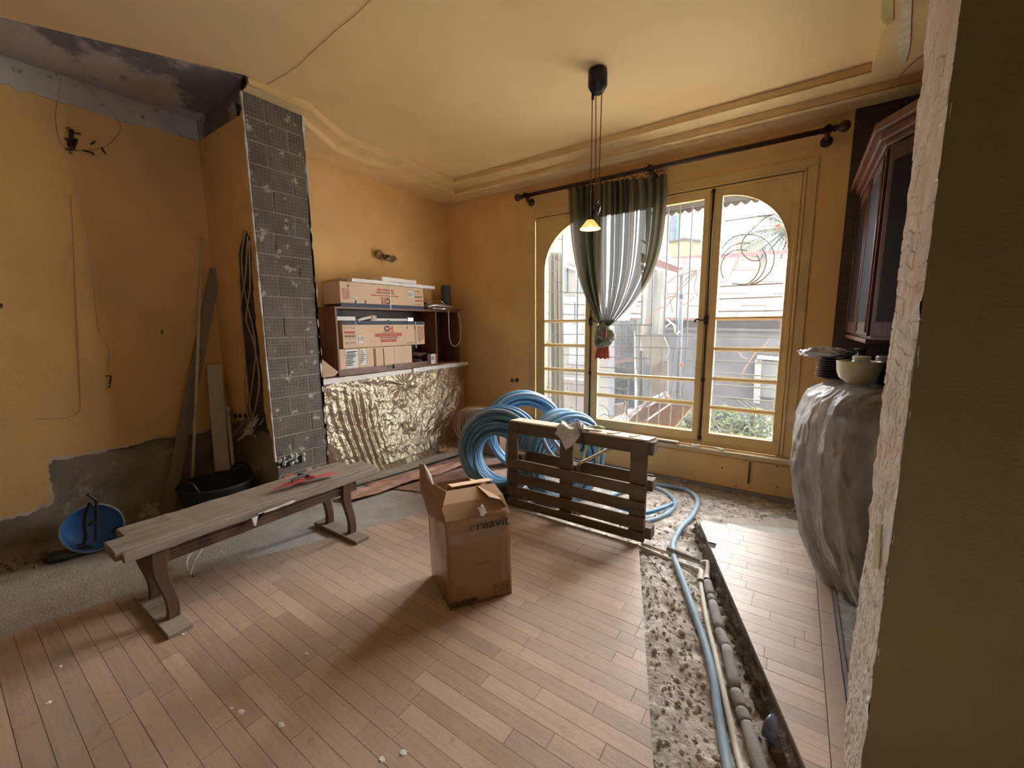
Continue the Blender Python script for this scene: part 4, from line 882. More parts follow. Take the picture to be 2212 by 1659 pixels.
bar(b2, (570, 862), (698, 884), mRedInk); lab(b2, 'INVERTER', .026, (640, 924), mInk)
p = q6(640, 926, X0+.001); MB().tube([(X0+.001, p.y+.085*math.cos(a), p.z+.022*math.sin(a)) for a in [i*math.pi/12 for i in range(24)]], .0012, 4, closed=True).build('print', mInk, b2)
lab(b2, 'Y  !  Y  *  A', .026, (630, 825), mInk); lab(b2, 'MODEL  12K  INV', .015, (640, 1000), mInk); lab(b2, '-----------', .02, (610, 1020), mInk)
bar(b2, (1318, 795), (1328, 836), mNavy); bar(b2, (1408, 795), (1424, 836), mNavy); bar(b2, (1452, 800), (1528, 960), mRedInkF := M('faded_red_print', (.56, .27, .19), .7, .12, 60, 0, c2=(.56, .40, .26), m2=.5, msc=40, width=.05)); lab(b2, '#', .04, (1478, 974), mInk)
lab(b2, 'Cooper-Hunter', .016, (1360, 995), mInk)
for x in (718, 1428): bar(b2, (x-13, 742), (x+13, 1060), mTape, X=XF-.0045, name='tape')
b1 = acbox('appliance_box', 'plain cardboard box with white shipping labels under the navy banded box', 2.437, 3.392, 1.118, 1.325)
bar(b1, (585, 1080), (742, 1292), mPaper); bar(b1, (758, 1076), (835, 1262), mPaper)
for i in range(9): bar(b1, (600, 1105+i*20), (640+random.random()*90, 1108+i*20), mInk, X=XF-.0048)
for i in range(7): bar(b1, (768, 1095+i*22), (785+random.random()*40, 1101+i*22), mInk, X=XF-.0048)
for x, m_ in ((750, mTape), (1180, mTape)): bar(b1, (x-8, 1050), (x+8, 1290), m_, X=XF-.0044, name='tape')
for x in (930, 945, 1045): bar(b1, (x, 1065), (x+4, 1285), mInkB, X=XF-.0058)
XT = XF-.004
b3 = thing('appliance_box', 'upside-down cardboard air conditioner box on top of the open cabinet', 'cardboard box', (-3.95, 3.05, 1.753))
MB().box(-4.09, XF-.006, 2.485, 3.615, 1.753, 2.005).build('carton', mCardB, b3, bevel=.004)
def bar3(a, b, m, n='print', e=0): return bar(b3, a, b, m, X=XT+e, name=n)
p, q = q6(545, 555, XT), q6(1525, 600, XT); MB().box(XT-.003, XT+.0006, 2.487, 3.613, 1.754, 1.792).build('print', mNavy, b3); MB().box(-4.08, XT-.004, 2.4835, 2.4855, 1.754, 1.785).build('print', mNavy, b3)
bar3((970, 352), (1160, 388), mRedInk); bar3((900, 420), (1220, 455), mRedInk); lab(b3, 'WALL MOUNTED MODEL', .022, (1065, 402), mInk, True, X=XT+.001); lab(b3, 'SPLIT-TYPE AIR CONDITIONER', .018, (1060, 437), mCardB, True, X=XT+.0015); lab(b3, 'COOL & HEAT', .018, (1065, 370), mCardB, True, X=XT+.0015)
lab(b3, 'C', .075, (1100, 502), mInk, True, X=XT+.001, bold=.003, sx=1.1); lab(b3, 'H', .075, (1045, 504), mRedInk, True, X=XT+.001, bold=.003, sx=1.1); lab(b3, 'Cooper & Hunter', .020, (1060, 468), mInk, True, X=XT+.001)
bar3((1332, 374), (1402, 462), mPaper); lab(b3, 'CE', .055, (1367, 418), mInk, True, X=XT+.0015); lab(b3, 'INVERTER', .026, (1458, 452), mInk, True, X=XT+.001)
bar3((1420, 488), (1510, 508), mRedInk); lab(b3, 'A * Y ! Y', .026, (1455, 537), mInk, True, X=XT+.001); lab(b3, 'MODEL 12K', .016, (1440, 385), mInk, True, X=XT+.001)
bar3((650, 450), (732, 487), mPaper); lab(b3, '0012345', .014, (690, 468), mInk, False, X=XT+.0015)
bar3((548, 340), (640, 480), mRedInkF); bar3((702, 488), (722, 540), mNavy); bar3((818, 490), (836, 540), mNavy); lab(b3, '#', .04, (620, 318), mInk, True, X=XT+.001)
bar3((1113, 322), (1135, 592), mTape, 'tape', .001)
def slab(name, label, pts_y0, pts_y1, z, th, xf, dx, m=mFoam):
    o = MB().prism([(xf, a, b) for a, b in ragged([(pts_y0, z), (pts_y1, z), (pts_y1, z+th), (pts_y0, z+th)], .003, .02, z)], (-dx, 0, 0)).build(name, m, None, fix=True, bevel=.002)
    return tag(o, label, 'foam board')
slab('foam_board', 'long white polystyrene board on the topmost cardboard box', 2.62, 3.80, 2.008, .038, XF+.01, .22)
slab('foam_board', 'short white polystyrene piece on top of the long one', 3.00, 3.50, 2.047, .046, XF+.0, .16)
slab('foam_board', 'thin cream board lying flat at the back of the topmost box', 2.55, 3.0, 2.008, .03, XF-.08, .2, mPaleWood)
t = thing('leaflet_pile', 'white booklets and trim strips on the navy banded box', 'papers', (-3.88, 2.9, 1.61))
MB().par((XF-.03, 2.70, 1.608), (.0, .16, .035), (-.1, 0, 0), (0, -.004, .022)).build('booklet', mPaper, t, bevel=.002); MB().par((XF-.02, 2.72, 1.632), (0, .15, .032), (-.09, 0, 0), (0, 0, .012)).build('booklet', mPaleWood, t)
MB().box(XF-.06, XF-.03, 2.85, 3.44, 1.612, 1.64).build('plastic_trim', mPaper, t, bevel=.003); MB().box(XF-.07, XF-.02, 3.36, 3.45, 1.609, 1.652).build('trim_end', mSteel, t, bevel=.003)
MB().box(XF-.05, XF-.02, 2.86, 2.92, 1.62, 1.672).build('wooden_bit', mPaleWood, t, bevel=.003); MB().blob((XF-.06, 3.08, 1.618), (.03, .1, .015), 3, 12).build('rubber_bit', mBlack, t)
t = tag(MB().box(XF-.2, XF-.03, y0+T+.002, 2.66, 1.613, 1.655).build('paper_stack', mPaper, None, bevel=.003), 'pale papers wedged left of the booklets inside the cabinet', 'papers')
t = thing('small_box', 'small white and red carton standing at the foot of the divider', 'small box', (-3.9, 3.79, z0+T))
B('carton', M('dark_carton', (.10, .06, .06), .5, .1, 8, 0), XF-.20, XF-.004, 3.64, 3.80, 1.073, 1.20, t, .002); B('print', mPaper, XF-.004, XF-.003, 3.70, 3.80, 1.075, 1.198, t); B('print', mRedInk, XF-.003, XF-.0022, 3.775, 3.80, 1.075, 1.198, t)
for i in range(7): B('print', mInk, XF-.003, XF-.0022, 3.71+i*.006, 3.713+i*.006, 1.12, 1.17, t)
t = thing('bag_of_parts', 'dark packet slumped beside the small carton in the cabinet', 'packet', (-3.9, 3.5, z0+T)); MB().blob((XF-.12, 3.54, 1.12), (.08, .10, .045), 3, 14, .5).build('packet', mCherryD, t, smooth=True); MB().blob((XF-.10, 3.56, 1.20), (.06, .13, .03), 8, 14, .5).build('film', mBenchLeg, t, smooth=True)
t = thing('folded_carton', 'torn cardboard flap tucked between the pier and the open cabinet', 'cardboard', (-3.8, 2.2, lz))
MB().prism([(XF-.05, 2.20, 1.05), (XF, 2.36, 1.06), (XF+.01, 2.40, 1.10), (XF-.02, 2.25, 1.24), (XF-.06, 2.16, 1.26)], (-.12, 0, .01)).build('flap', mCardB, t)
# shower mixer on the cabinet
t = thing('shower_mixer', 'chrome shower mixer with grey hose hanging over the cabinet edge', 'tap', (-3.78, 3.9, 1.755))
za = 1.772
MB().tube([(XF-.02, 3.76, za), (XF+.01, 4.29, za-.008)], .014, 12).build('mixer_bar', mChrome, t, smooth=True)
for y_ in (3.79, 4.01, 4.14): MB().lathe((XF-.01, y_, za), [(.020, -.02), (.023, 0), (.020, .03)], 14, (0, 1, 0)).build('knob', mChrome, t, smooth=True)
MB().tube(spline([(XF-.05, 3.62, 1.862), (XF-.05, 3.85, 1.868), (XF-.05, 3.94, 1.872), (XF-.04, 3.99, 1.85), (XF-.03, 4.01, 1.79)], 8), .006, 8).build('riser_pipe', mChrome, t, smooth=True)
MB().tube(spline([(XF-.05, 3.72, 1.79), (XF-.04, 3.86, 1.815), (XF-.03, 4.08, 1.80), (XF-.02, 4.18, 1.785)], 6), [.010+.016*math.sin(i/19*3.1)**2 for i in range(19)], 10).build('hand_shower', mSteel, t, smooth=True)
MB().tube(spline([q6(*p_, XF+.02) for p_ in ((1815, 610), (1820, 700), (1822, 820), (1830, 940), (1855, 1015), (1890, 1038), (1930, 1020), (1960, 950), (1966, 850), (1955, 750), (1930, 640))], 8), .0075, 8).build('hose', M('metal_hose', (.60, .58, .55), .3, .2, 200, .3, 400, metal=.7), t, smooth=True)
MB().blob((XF-.07, 3.70, 1.80), (.02, .035, .045), 4, 10, .5).build('dark_fitting', mIron, t)
t = tag(MB().lathe((-3.93, 4.16, 1.753), [(0, 0), (.066, 0), (.066, .335), (.058, .335), (.058, .3), (0, .3)], 24).build('grey_tube', M('dark_grey_pvc', (.075, .075, .08), .5, .1, 6, 0), None, smooth=False), 'short dark grey pipe standing upright in the room corner on the cabinet', 'pipe')
# ============================================================ CARTON AND CABLE BEHIND THE COILS
t = thing('carton', 'brown carton draped with white cable between the sheet and the blue coils', 'cardboard box', (-3.25, 3.9, 0))
B('box_body', mCard, -3.42, -2.80, 3.80, 4.20, 0, .50, t, .006); MB().prism([(-3.42, 3.80, .50), (-2.80, 3.80, .50), (-2.80, 4.0, .515), (-3.42, 4.0, .515)], (0, 0, .004)).build('flap', mCard, t)
for i in range(11):
    s0 = random.uniform(-.05, .05); x_ = -3.36+i*.025
    pts = [(x_+.25, 3.95, .525), (x_+.1, 3.83, .535+s0*.3), (x_-.06, 3.775, .47), (x_-.10+s0, 3.76, .30), (x_-.05-s0, 3.76, .16+s0), (x_+.03, 3.77, .30), (x_+.10, 3.79, .46)]
    MB().tube(spline(pts, 6), .0055, 6).build('white_cable', mWhitePipe, t, smooth=True)
wire('cable', [(-3.30, 3.60, .01), (-3.1, 3.5, .008), (-2.95, 3.4, .008), (-2.9, 3.55, .02), (-3.05, 3.74, .03)], .005, mWhitePipe, 'loose white cable loop on the floor in front of the brown carton')
t = tag(MB().blob((-3.42, 3.62, .02), (.16, .10, .025), 3, 16, .6).build('cloth', mCardB, None), 'crumpled pale rag at the foot of the plastic sheet', 'rag')
t = tag(MB().grid(lambda u, v: Vector((-3.42+1.15*u+.22*v*(1-u), 2.36+1.25*v+.35*u*(1-.6*v), -.004+.014*max(0, fbm(u*5, v*9, 3))+.004)), 60, 60).build('dust_cloth', M('reddish_dust_cloth', (.34, .22, .17), .85, .2, 4, .3, 30, c2=(.46, .38, .31), m2=.55, msc=4, width=.2), None, smooth=True), 'reddish brown dust cloth spread on the floor left of the blue coils', 'cloth')
t = tag(MB().par((-3.60, 2.15, .005), (.135, .0, .0), (.26, 1.42, .02), (0, 0, .03)).build('floor_board', M('dusty_grey_board', (.38, .35, .29), .85, .12, 5, .2), None, bevel=.003), 'long dusty board lying at the foot of the plastic sheet', 'board')
t = tag(MB().grid(lambda u, v: Vector((-3.36+.20*v+.25*u, 2.02+1.3*u, .004+.045*abs(math.sin(v*5+u*6))*(.4+.6*fbm(u*9, v*4, 2)**2)+.004)), 70, 12).build('plastic_hem', M('pinkish_film', (.50, .30, .24), .3, .3, 9, .4, 30, coat=.4), None, smooth=True), 'crumpled pink tinted plastic hem along the dusty board', 'plastic film')
# ============================================================ BLUE PIPE COILS
def coil(label, c, R, az, tilt, na, nr, seed, r=.0195, sp=.041, squash=1.):
    t = thing('pipe_coil', label, 'pipe coil', c)
    c = Vector(c); nrm = Vector((math.cos(az)*math.cos(tilt), math.sin(az)*math.cos(tilt), math.sin(tilt)))
    up = (Vector((0, 0, 1))-nrm*nrm.z).normalized(); sd = up.cross(nrm); rn = random.Random(seed)
    for j in range(nr):
        for i in range(na):
            rr = R-j*sp*.9+rn.uniform(-.012, .012); off = (i-(na-1)/2)*sp+rn.uniform(-.008, .008); ph = rn.uniform(0, 6.28); wob = rn.uniform(.004, .016)
            dc = Vector((0, 0, -(R-rr)*.55))
            P = [c+dc+nrm*(off+wob*math.sin(2*a+ph))+(sd*math.cos(a)*squash+up*math.sin(a))*(rr+.006*math.sin(3*a+ph)) for a in [k*2*math.pi/72 for k in range(72)]]
            MB().tube(P, r, 8, closed=True).build('pipe_turn', mBlue if rn.random() < .75 else mBluePale, t, smooth=True)
    return t, nrm, up, sd
az = math.atan2(-3.1, 2.35)
cA = coil('large coil of blue pipe leaning at the left end of the pallet', (-2.32, 3.17, .345), .40, az-.35, .10, 6, 5, 3)
cB = coil('rearmost coil of blue pipe standing in front of the window wall', (-2.42, 3.75, .40), .42, az+.1, .02, 4, 3, 9)
cC = coil('coil of blue pipe standing directly behind the pallet', (-1.72, 3.36, .32), .41, az+.45, .05, 6, 4, 5)
# printed hoop of pale text marks and loose ends
t = cA[0]; MB().tube(spline([(-2.08, 3.0, .62), (-2.10, 2.98, .45), (-2.09, 2.96, .30), (-2.03, 2.94, .18)], 8), .021, 8).build('pipe_end', mBluePale, t, smooth=True)
t = cC[0]; MB().tube(spline([ony(x, y, 3.02) for x, y in ((1172, 945), (1180, 965), (1190, 980), (1203, 992))], 8), .019, 8).build('pipe_end', mBluePale, t, smooth=True)
MB().tube(spline([ony(x, y, 3.05) for x, y in ((1190, 945), (1200, 958), (1210, 972), (1214, 995))], 8), .019, 8).build('pipe_end', mBluePale, t, smooth=True)
t = tag(MB().blob((-2.12, 3.0, -.02), (.20, .12, .05), 5, 16, .7).build('black_rag', mBlack, None), 'black rag under the left blue coil', 'rag')
gz = lambda x, y, h=.02: Vector((*onz(x, y, -.07)[:2], soilz(*onz(x, y, -.07)[:2])+h))
def ground(name, pxs, r, m, label, cat, h=None, n=10):
    P = spline([gz(x, y, (h if h is not None else r)) for x, y in pxs], n)
    o = MB().tube(P, r, 10).build(name, m, None, smooth=True); tag(o, label, cat); return o
ground('pipe', [(1310, 1075), (1345, 1062), (1395, 1048), (1440, 1048), (1485, 1058), (1507, 1080), (1497, 1110), (1472, 1140), (1455, 1170), (1455, 1200), (1470, 1245), (1495, 1310), (1520, 1380), (1538, 1450), (1553, 1540), (1565, 1610), (1577, 1690), (1585, 1760)], .0195, mBluePale, 'dusty blue pipe running from the coils down the floor trench', 'pipe', .02)
ground('pipe', [(1330, 1105), (1360, 1118), (1395, 1124), (1435, 1112), (1457, 1090), (1452, 1070), (1420, 1055), (1380, 1050)], .0195, mBluePale, 'lower blue pipe loop on the soil right of the pallet', 'pipe', .02)
ground('pipe', [(1325, 1095), (1360, 1108), (1395, 1112), (1430, 1104), (1452, 1092)], .0185, mBlue, 'short blue pipe end lying above the lower loop right of the pallet', 'pipe', .045)
def pvc(pxs, label, end):
    t = thing('water_pipe', label, 'pipe', gz(*pxs[0]))
    MB().tube([gz(*p_, .035) for p_ in pxs[:2]], .0125, 10).build('pipe', mWhitePipe, t, smooth=True); return t
t = pvc([(1372, 1182), (1506, 1224)], 'nearer of two pale water pipes turning at the trench elbow', 0)
E1 = gz(1514, 1228, .035)
MB().tube(spline([gz(1500, 1222, .035), E1, gz(1513, 1246, .03)], 6), .0175, 10).build('elbow', mWhitePipe, t, smooth=True)
MB().lathe(gz(1513, 1244, .03), [(.020, -.02), (.020, .02)], 12, (.2, -1, 0)).build('collar', mWhitePipe, t, smooth=True)
MB().tube(spline([gz(*p_, .022) for p_ in ((1513, 1246), (1527, 1330), (1545, 1405), (1560, 1475), (1578, 1550), (1592, 1610), (1606, 1680), (1618, 1750))], 8), .0135, 10).build('pipe', mWhitePipe, t, smooth=True)
t = pvc([(1385, 1180), (1520, 1214)], 'farther of two pale water pipes, sleeved in grey foam down the trench', 1)
MB().tube(spline([gz(1515, 1213, .04), gz(1530, 1218, .04), gz(1527, 1240, .03)], 6), .0175, 10).build('elbow', mWhitePipe, t, smooth=True)
MB().tube([gz(1440, 1192, .055), gz(1512, 1211, .05)], .016, 10).build('foam_sleeve', mGreyFoam, t, smooth=True)
MB().lathe(gz(1527, 1242, .03), [(.020, -.02), (.020, .02)], 12, (.2, -1, 0)).build('collar', mWhitePipe, t, smooth=True)
ins = [(1529, 1250), (1536, 1278), (1540, 1290), (1555, 1352), (1561, 1368), (1570, 1392), (1590, 1484), (1602, 1520), (1614, 1550), (1632, 1612), (1655, 1680), (1680, 1750)]
segs = [(0, 1), (1, 2), (2, 3), (3, 4), (4, 5), (5, 6), (6, 7), (7, 8), (8, 9), (9, 11)]
for a, b in ((0, 1), (1, 2), (2, 3), (3, 5), (5, 6), (6, 7), (7, 8), (8, 11)):
    P = spline([gz(*p_, .030) for p_ in ins[a:b+1]], 6) if b-a > 1 else [gz(*ins[a], .030).lerp(gz(*ins[b], .030), k/5) for k in range(6)]
    L_ = len(P); MB().tube(P, [.0225+.0055*min(1, 4*min(k, L_-1-k)/L_+.2) for k in range(L_)], 12).build('foam_sleeve', mGreyFoam, t, smooth=True)
wire('cable', [gz(x, y, .02) for x, y in ((1390, 1200), (1410, 1225), (1430, 1250), (1450, 1270))], .003, mIron, 'thin dark wire poking out of the soil near the parquet edge')
def sack(u, v):
    p0, p1, p2 = gz(1655, 1560, .05), gz(1690, 1600, .05), gz(1745, 1652, .02)
    c = (p0*(1-v)**2+p1*2*v*(1-v)+p2*v*v); d = Vector((.75, -.35, 0)); n = Vector((-.35, -.75, 0)).normalized(); a = u*2*math.pi
    r = .045*(1-.25*v)*(1+.12*fbm(u*6, v*5, 2)); r *= (.35 if v < .01 else 1)*(1 if v > .06 else .8)
    return c+n*math.cos(a)*r*1.1+Vector((0, 0, 1))*math.sin(a)*r
t = tag(MB().grid(sack, 40, 30, True).build('drain_sleeve', M('blue_grey_sleeve', (.10, .125, .19), .32, .35, 9, .3, 30, c2=(.26, .26, .30), m2=.55, msc=6, width=.2, coat=.3), None, smooth=True), 'bent blue grey plastic sleeve at the bottom of the trench in the foreground', 'sleeve')
# ============================================================ PALLET
pt = thing('pallet', 'rough wooden pallet standing on edge in front of the blue coils', 'pallet', (-1.38, 2.82, 0))
px0, px1 = -1.968, -.786
mPal2 = mOldWoodX
def pb_(name, x0, x1, y0, y1, z0, z1, m=None):
    j = lambda: random.uniform(-.003, .003)
    return MB().prism([(x0+j(), y0, z0+j()), (x1+j(), y0, z0+j()), (x1+j(), y0, z1+j()), (x0+j(), y0, z1+j())], (0, y1-y0, 0)).build(name, m or mPal2, pt, bevel=.003)
for a, b in ((px0, px0+.095), (-1.47, -1.355), (-.905, px1)): pb_('deck_board', a, b, 2.792, 2.812, .01, .735)
for z0_, z1_ in ((.340, .425), (.218, .305), (.108, .186), (.004, .072)): pb_('slat', px0, px1, 2.772, 2.790, z0_, z1_)
pb_('slat', px0+.02, px1+.03, 2.814, 2.832, .640, .735)
for a, b in ((px0+.01, px0+.12), (-1.46, -1.34), (-.89, px1+.035)):
    for z0_, z1_ in ((.645, .735), (.375, .455), (.01, .095)): pb_('block', a, b, 2.833, 2.925, z0_, z1_)
for z0_, z1_ in ((.645, .742), (.37, .46), (.01, .10)): pb_('deck_board', px0+.01, px1+.01, 2.927, 2.945, z0_, z1_)
MB().prism([(-1.955, 2.81, .737), (-.79, 2.81, .737), (-.765, 2.93, .737), (-1.93, 2.93, .737)], (0, 0, .014)).build('top_board', M('pale_board_lit_tone', (.64, .54, .40), .7, .08, 8, .2, 30, stretch=(.15, 1, 1)), pt, bevel=.003)  # top board lightened: daylight falling on it is put into the colour
for x, z in [(random.choice((px0+.03, px0+.07, -1.44, -1.39, -.87, -.83)), z_) for z_ in (.05, .14, .16, .25, .27, .38, .39, .69) for _ in (0, 1)]:
    MB().lathe((x, 2.772, z), [(0, .001), (.004, .001), (.004, 0)], 8, (0, -1, 0)).build('nail', mIron, pt)
t = tag(MB().par(Vector((-1.335, 2.84, .45)), (.30, .03, .195), (0, .09, 0), (-.01, 0, .018)).build('wooden_wedge', mPaleWood, None, bevel=.002), 'pale board jammed diagonally through the middle of the pallet', 'board')
t = thing('cloth_bundle', 'grey white rag hanging over the top of the pallet', 'rag', (-1.37, 2.86, .755))
def rag(u, v):
    x = -1.50+.25*u+.02*math.sin(v*6); w = (v-.5)*2
    y = 2.862+.085*w*(1-.15*math.sin(u*3)); z = .768+.020*math.sin(u*9+v*3)+.022*fbm(u*4, v*4, 3)
    if v < .34: k = (.34-v)/.34; y = 2.775-.012*k+.012*math.sin(u*11); z = .772-.175*k*(1-abs(u-.42)*1.5)+.01*math.sin(u*8)
    return Vector((x, y, z))
MB().grid(rag, 50, 50).build('rag', M('off_white_rag', (.60, .59, .57), .85, .15, 9, .5, 40, c2=(.40, .37, .33), m2=.52, msc=6, width=.2), t, smooth=True)
mCordB = M('black_cord', (.02, .02, .02), .6, .1, 5, 0)
for k_ in range(2): MB().tube(spline([(-1.40+.02*k_, 2.90, .80), (-1.36+.03*k_, 2.84, .81), (-1.30+.02*k_, 2.775, .765), (-1.255, 2.762, .68-.03*k_), (-1.262-.02*k_, 2.765, .60), (-1.25, 2.77, .66)], 8), .004, 6).build('cord', mCordB, t, smooth=True)
t = thing('hi_vis_strap', 'yellow green strap dangling behind the middle of the pallet', 'strap', (-1.25, 2.95, .75))
def ribbon(path, w, name, par, m=M('fluo_strap', (.50, .60, .16), .7, .12, 9, .1)):
    P = spline(path, 8); mb = MB(); n = len(P)
    mb.grid(lambda u, v: P[min(int(round(v*(n-1))), n-1)]+Vector(((u-.5)*w, .004*math.sin(v*9), 0)), 2, n-1); return mb.build(name, m, par, smooth=True)
ribbon([(-1.30, 2.955, .62), (-1.325, 2.96, .55), (-1.34, 2.97, .47), (-1.335, 2.97, .42)], .022, 'band', t); ribbon([(-1.20, 2.96, .60), (-1.215, 2.96, .53), (-1.235, 2.965, .48), (-1.33, 2.97, .43)], .016, 'band', t)
MB().tube(spline([(-1.24, 2.96, .50), (-1.245, 2.96, .40), (-1.24, 2.96, .30)], 6), .004, 6).build('cord', mCordB, t)
t = tag(MB().blob((-1.20, 2.89, .772), (.06, .03, .014), 8, 12, .4).build('green_rag', M('olive_rag', (.34, .38, .22), .8, .2, 9, .2), None), 'small olive scrap beside the rag on the pallet', 'rag')
for i, (a, b, lb) in enumerate(((-1.10, -1.05, 'small flat wood chip on the pallet top, left one'), (-.93, -.90, 'small blue white chip on the pallet top, right one'))):
    tag(MB().par((a, 2.83, .752), (b-a, .01, 0), (.03, .07, 0), (0, 0, .005)).build('wood_chip', mPaleWood if i == 0 else mPaper, None), lb, 'offcut')
# ============================================================ CREAVIT BOX
c0, c1, c3 = Vector((-1.453, 1.497, 0)), Vector((-1.257, 1.806, 0)), Vector((-1.768, 1.668, 0)); HB = .515
fx = (c1-c0); fz_ = Vector((0, 0, 1)); sx_ = (c3-c0)
bxr = thing('cardboard_box', 'tall open brown cardboard box standing on the parquet', 'cardboard box', tuple((c1+c3)/2))
fn_ = fx.normalized().cross(fz_); fn_ = fn_ if fn_.dot(c0*-1) > 0 else -fn_
lean = Vector((-.010, -.004, 0))
def panel(name, o, u, hgt, bulge=.006, m=mCard, seed=0, out_=Vector((0, 0, 0)), th=.004):
    f = lambda a, b: o+u*a+fz_*(hgt*b)+lean*b+out_*(bulge*math.sin(a*math.pi)*math.sin(b*math.pi)+.004*fbm(a*3+seed, b*4, seed))
    mb = MB().grid(f, 14, 20); q = mb.build(name, m, bxr, smooth=True); s = q.modifiers.new('thick', 'SOLIDIFY'); s.thickness = th; return q
panel('front_panel', c0, fx, HB, .010, seed=1, out_=fn_); sn = -fx.normalized()
panel('side_panel', c3, c0-c3, HB, .012, mCardT, 2, sn); panel('back_panel', c3, fx, HB, .004, seed=3, out_=-fn_); panel('side_panel', c1, sx_, HB, .004, seed=4, out_=-sn)
MB().prism([c0+Vector((0, 0, .006)), c1+Vector((0, 0, .006)), c1+sx_+Vector((0, 0, .006)), c3+Vector((0, 0, .006))], (0, 0, .004)).build('bottom_panel', mCard, bxr)
tp = [p+Vector((0, 0, HB))+lean for p in (c0, c1, c1+sx_, c3)]
# front flap folded in with a crease, tilting up then back
def flap(name, a, b, mid_, end_, m=mCard, th=.004):
    mb = MB().grid(lambda u, v: (a.lerp(b, u)+(mid_*min(1, v*2)+(end_ if v > .5 else Vector())*max(0, v*2-1))), 12, 8); q = mb.build(name, m, bxr); s = q.modifiers.new('thick', 'SOLIDIFY'); s.thickness = th; return q
flap('front_flap', tp[0].lerp(tp[1], .0), tp[1], sx_*.22+Vector((0, 0, .060)), sx_*.34+Vector((0, 0, .028)))
flap('back_flap', tp[3].lerp(tp[2], .30), tp[2], -sx_*.18+Vector((0, 0, .085)), -sx_*.22+Vector((0, 0, .012)), mCardB)
flap('side_flap', tp[1].lerp(tp[2], .05), tp[1].lerp(tp[2], .95), -fx*.10+Vector((0, 0, .06)), -fx*.2+Vector((0, 0, .03)))
lf = MB(); d_ = -fx.normalized()
a_, b_ = tp[3].lerp(tp[0], .10), tp[0].lerp(tp[3], .10)
pts = [a_+Vector((0, 0, -.10))+d_*.005, b_+Vector((0, 0, -.03)), b_+Vector((0, 0, .06))+d_*.01, b_.lerp(a_, .05)+Vector((0, 0, .15))-d_*.02, b_.lerp(a_, .42)+Vector((0, 0, .165))+d_*.02, b_.lerp(a_, .66)+Vector((0, 0, .255))+d_*.045, b_.lerp(a_, .86)+Vector((0, 0, .245))+d_*.06, a_+Vector((0, 0, .08))+d_*.05]
q = MB().prism(pts, -d_*.004).build('side_flap', mCard, bxr, fix=True)
MB().tube([b_.lerp(a_, .66)+Vector((0, 0, .256))+d_*.045, b_.lerp(a_, .5)+Vector((0, 0, .20))+d_*.03, b_.lerp(a_, .40)+Vector((0, 0, .16))+d_*.02], [.005, .014, .006], 6).build('torn_tape', mPaper, bxr)
MB().blob(tp[0].lerp(tp[1], .56)+Vector((0, 0, .028))+fn_*.0, (.022, .014, .030), 3, 8, .9).build('torn_tape', mPaper, bxr)
fo = fn_*.0135
P_ = lambda a, b: c0+fx*a+fz_*HB*b+lean*b+fn_*(.0125*math.sin(a*math.pi)*math.sin(b*math.pi)+.009)
ux, uy = fx.normalized(), fz_
def ptext(s, size, a, b, m, **k): return text(s, size, P_(a, b), ux, uy, m, bxr, **k)
ptext('creavit', .078, .66, .895, mInk, sx=1.1, bold=.0); ptext('Çanakcılar', .038, .22, .072, mInk, bold=.0004); ptext('SERAMIK SANAYI', .014, .22, .038, mInkB)
for r_ in range(5):
    for k_ in range(3): 
        if (r_+k_) % 4 != 3: ptext('|||| ||', .014, .72+.1*k_, .17-.022*r_, mInkB)
MB().tube([P_(.40, .47), P_(.50, .475), P_(.60, .485), P_(.62, .50)], .0012, 5).build('handle_cut', mInk, bxr)
def strip(name, a0, b0, a1, b1, m=None, e=.0015):
    n = 10; f = lambda u, v: P_(a0+(a1-a0)*u, b0+(b1-b0)*v)+fn_*e
    return MB().grid(f, 10, 10).build(name, m or mTapeC, bxr, smooth=True)
mTapeC = M('clear_tape', (.50, .36, .25), .14, .1, 10, .5, 30, coat=1., alpha=.35)
strip('tape', .0, .74, 1., .86); strip('tape', .82, .2, .93, .97); strip('tape', .36, .80, .46, 1.0)
# ============================================================ BENCH
bn = thing('bench', 'long old plank bench with curved legs and dirty grey top', 'bench', (-2.78, 1.15, 0))
zt = .482
def bplank(name, x0, x1, y0, y1, z0, z1, seed):
    prof = ragged([(y0, z0), (y1, z0), (y1, z1), (y0, z1)], .003, .05, seed)
    return MB().prism([(x0, a, b) for a, b in prof], (x1-x0, 0, 0)).build(name, mOldWood, bn, bevel=.006, fix=True)
bplank('seat_plank', -2.955, -2.815, .50, 1.83, zt-.045, zt-.002, 1)
bplank('seat_plank', -2.812, -2.628, .425, 1.93, zt-.05, zt, 5)
bplank('edge_strip', -2.627, -2.600, .45, 1.93, zt-.062, zt-.012, 8)
MB().box(-2.655, -2.635, .60, 1.76, .335, zt-.05).build('apron', mBenchLeg, bn, bevel=.004); MB().box(-2.91, -2.89, .62, 1.74, .35, zt-.05).build('apron', mBenchLeg, bn, bevel=.004)
MB().tube([(-2.632, .62, .385), (-2.632, 1.74, .385)], .006, 6).build('apron_bead', mBenchLeg, bn)
for yb in (.60, 1.68):
    s_b = 1 if yb < 1 else 1
    MB().prism([(-3.03, yb-.055, 0.001), (-2.485, yb-.055, .001), (-2.485, yb+.055, .001), (-3.03, yb+.055, .001)], (0, 0, .024)).build('foot_plate', mOldWood, bn, bevel=.004)
    for xl in (-2.615, -2.905):
        pr = []
        for k in range(13):
            v = k/12; z = .025+(zt-.085)*v; cy = yb+.012*math.sin(v*2*math.pi+.4)-.018*(v-.5); wd = .023+.014*v**1.6+.004*(1-v)**3
            pr.append((cy-wd, cy+wd, z))
        MB().prism([(xl, a, z) for a, b, z in pr]+[(xl, b, z) for a, b, z in pr[::-1]], (-.038, 0, 0)).build('leg', mBenchLeg, bn, bevel=.004, fix=True)
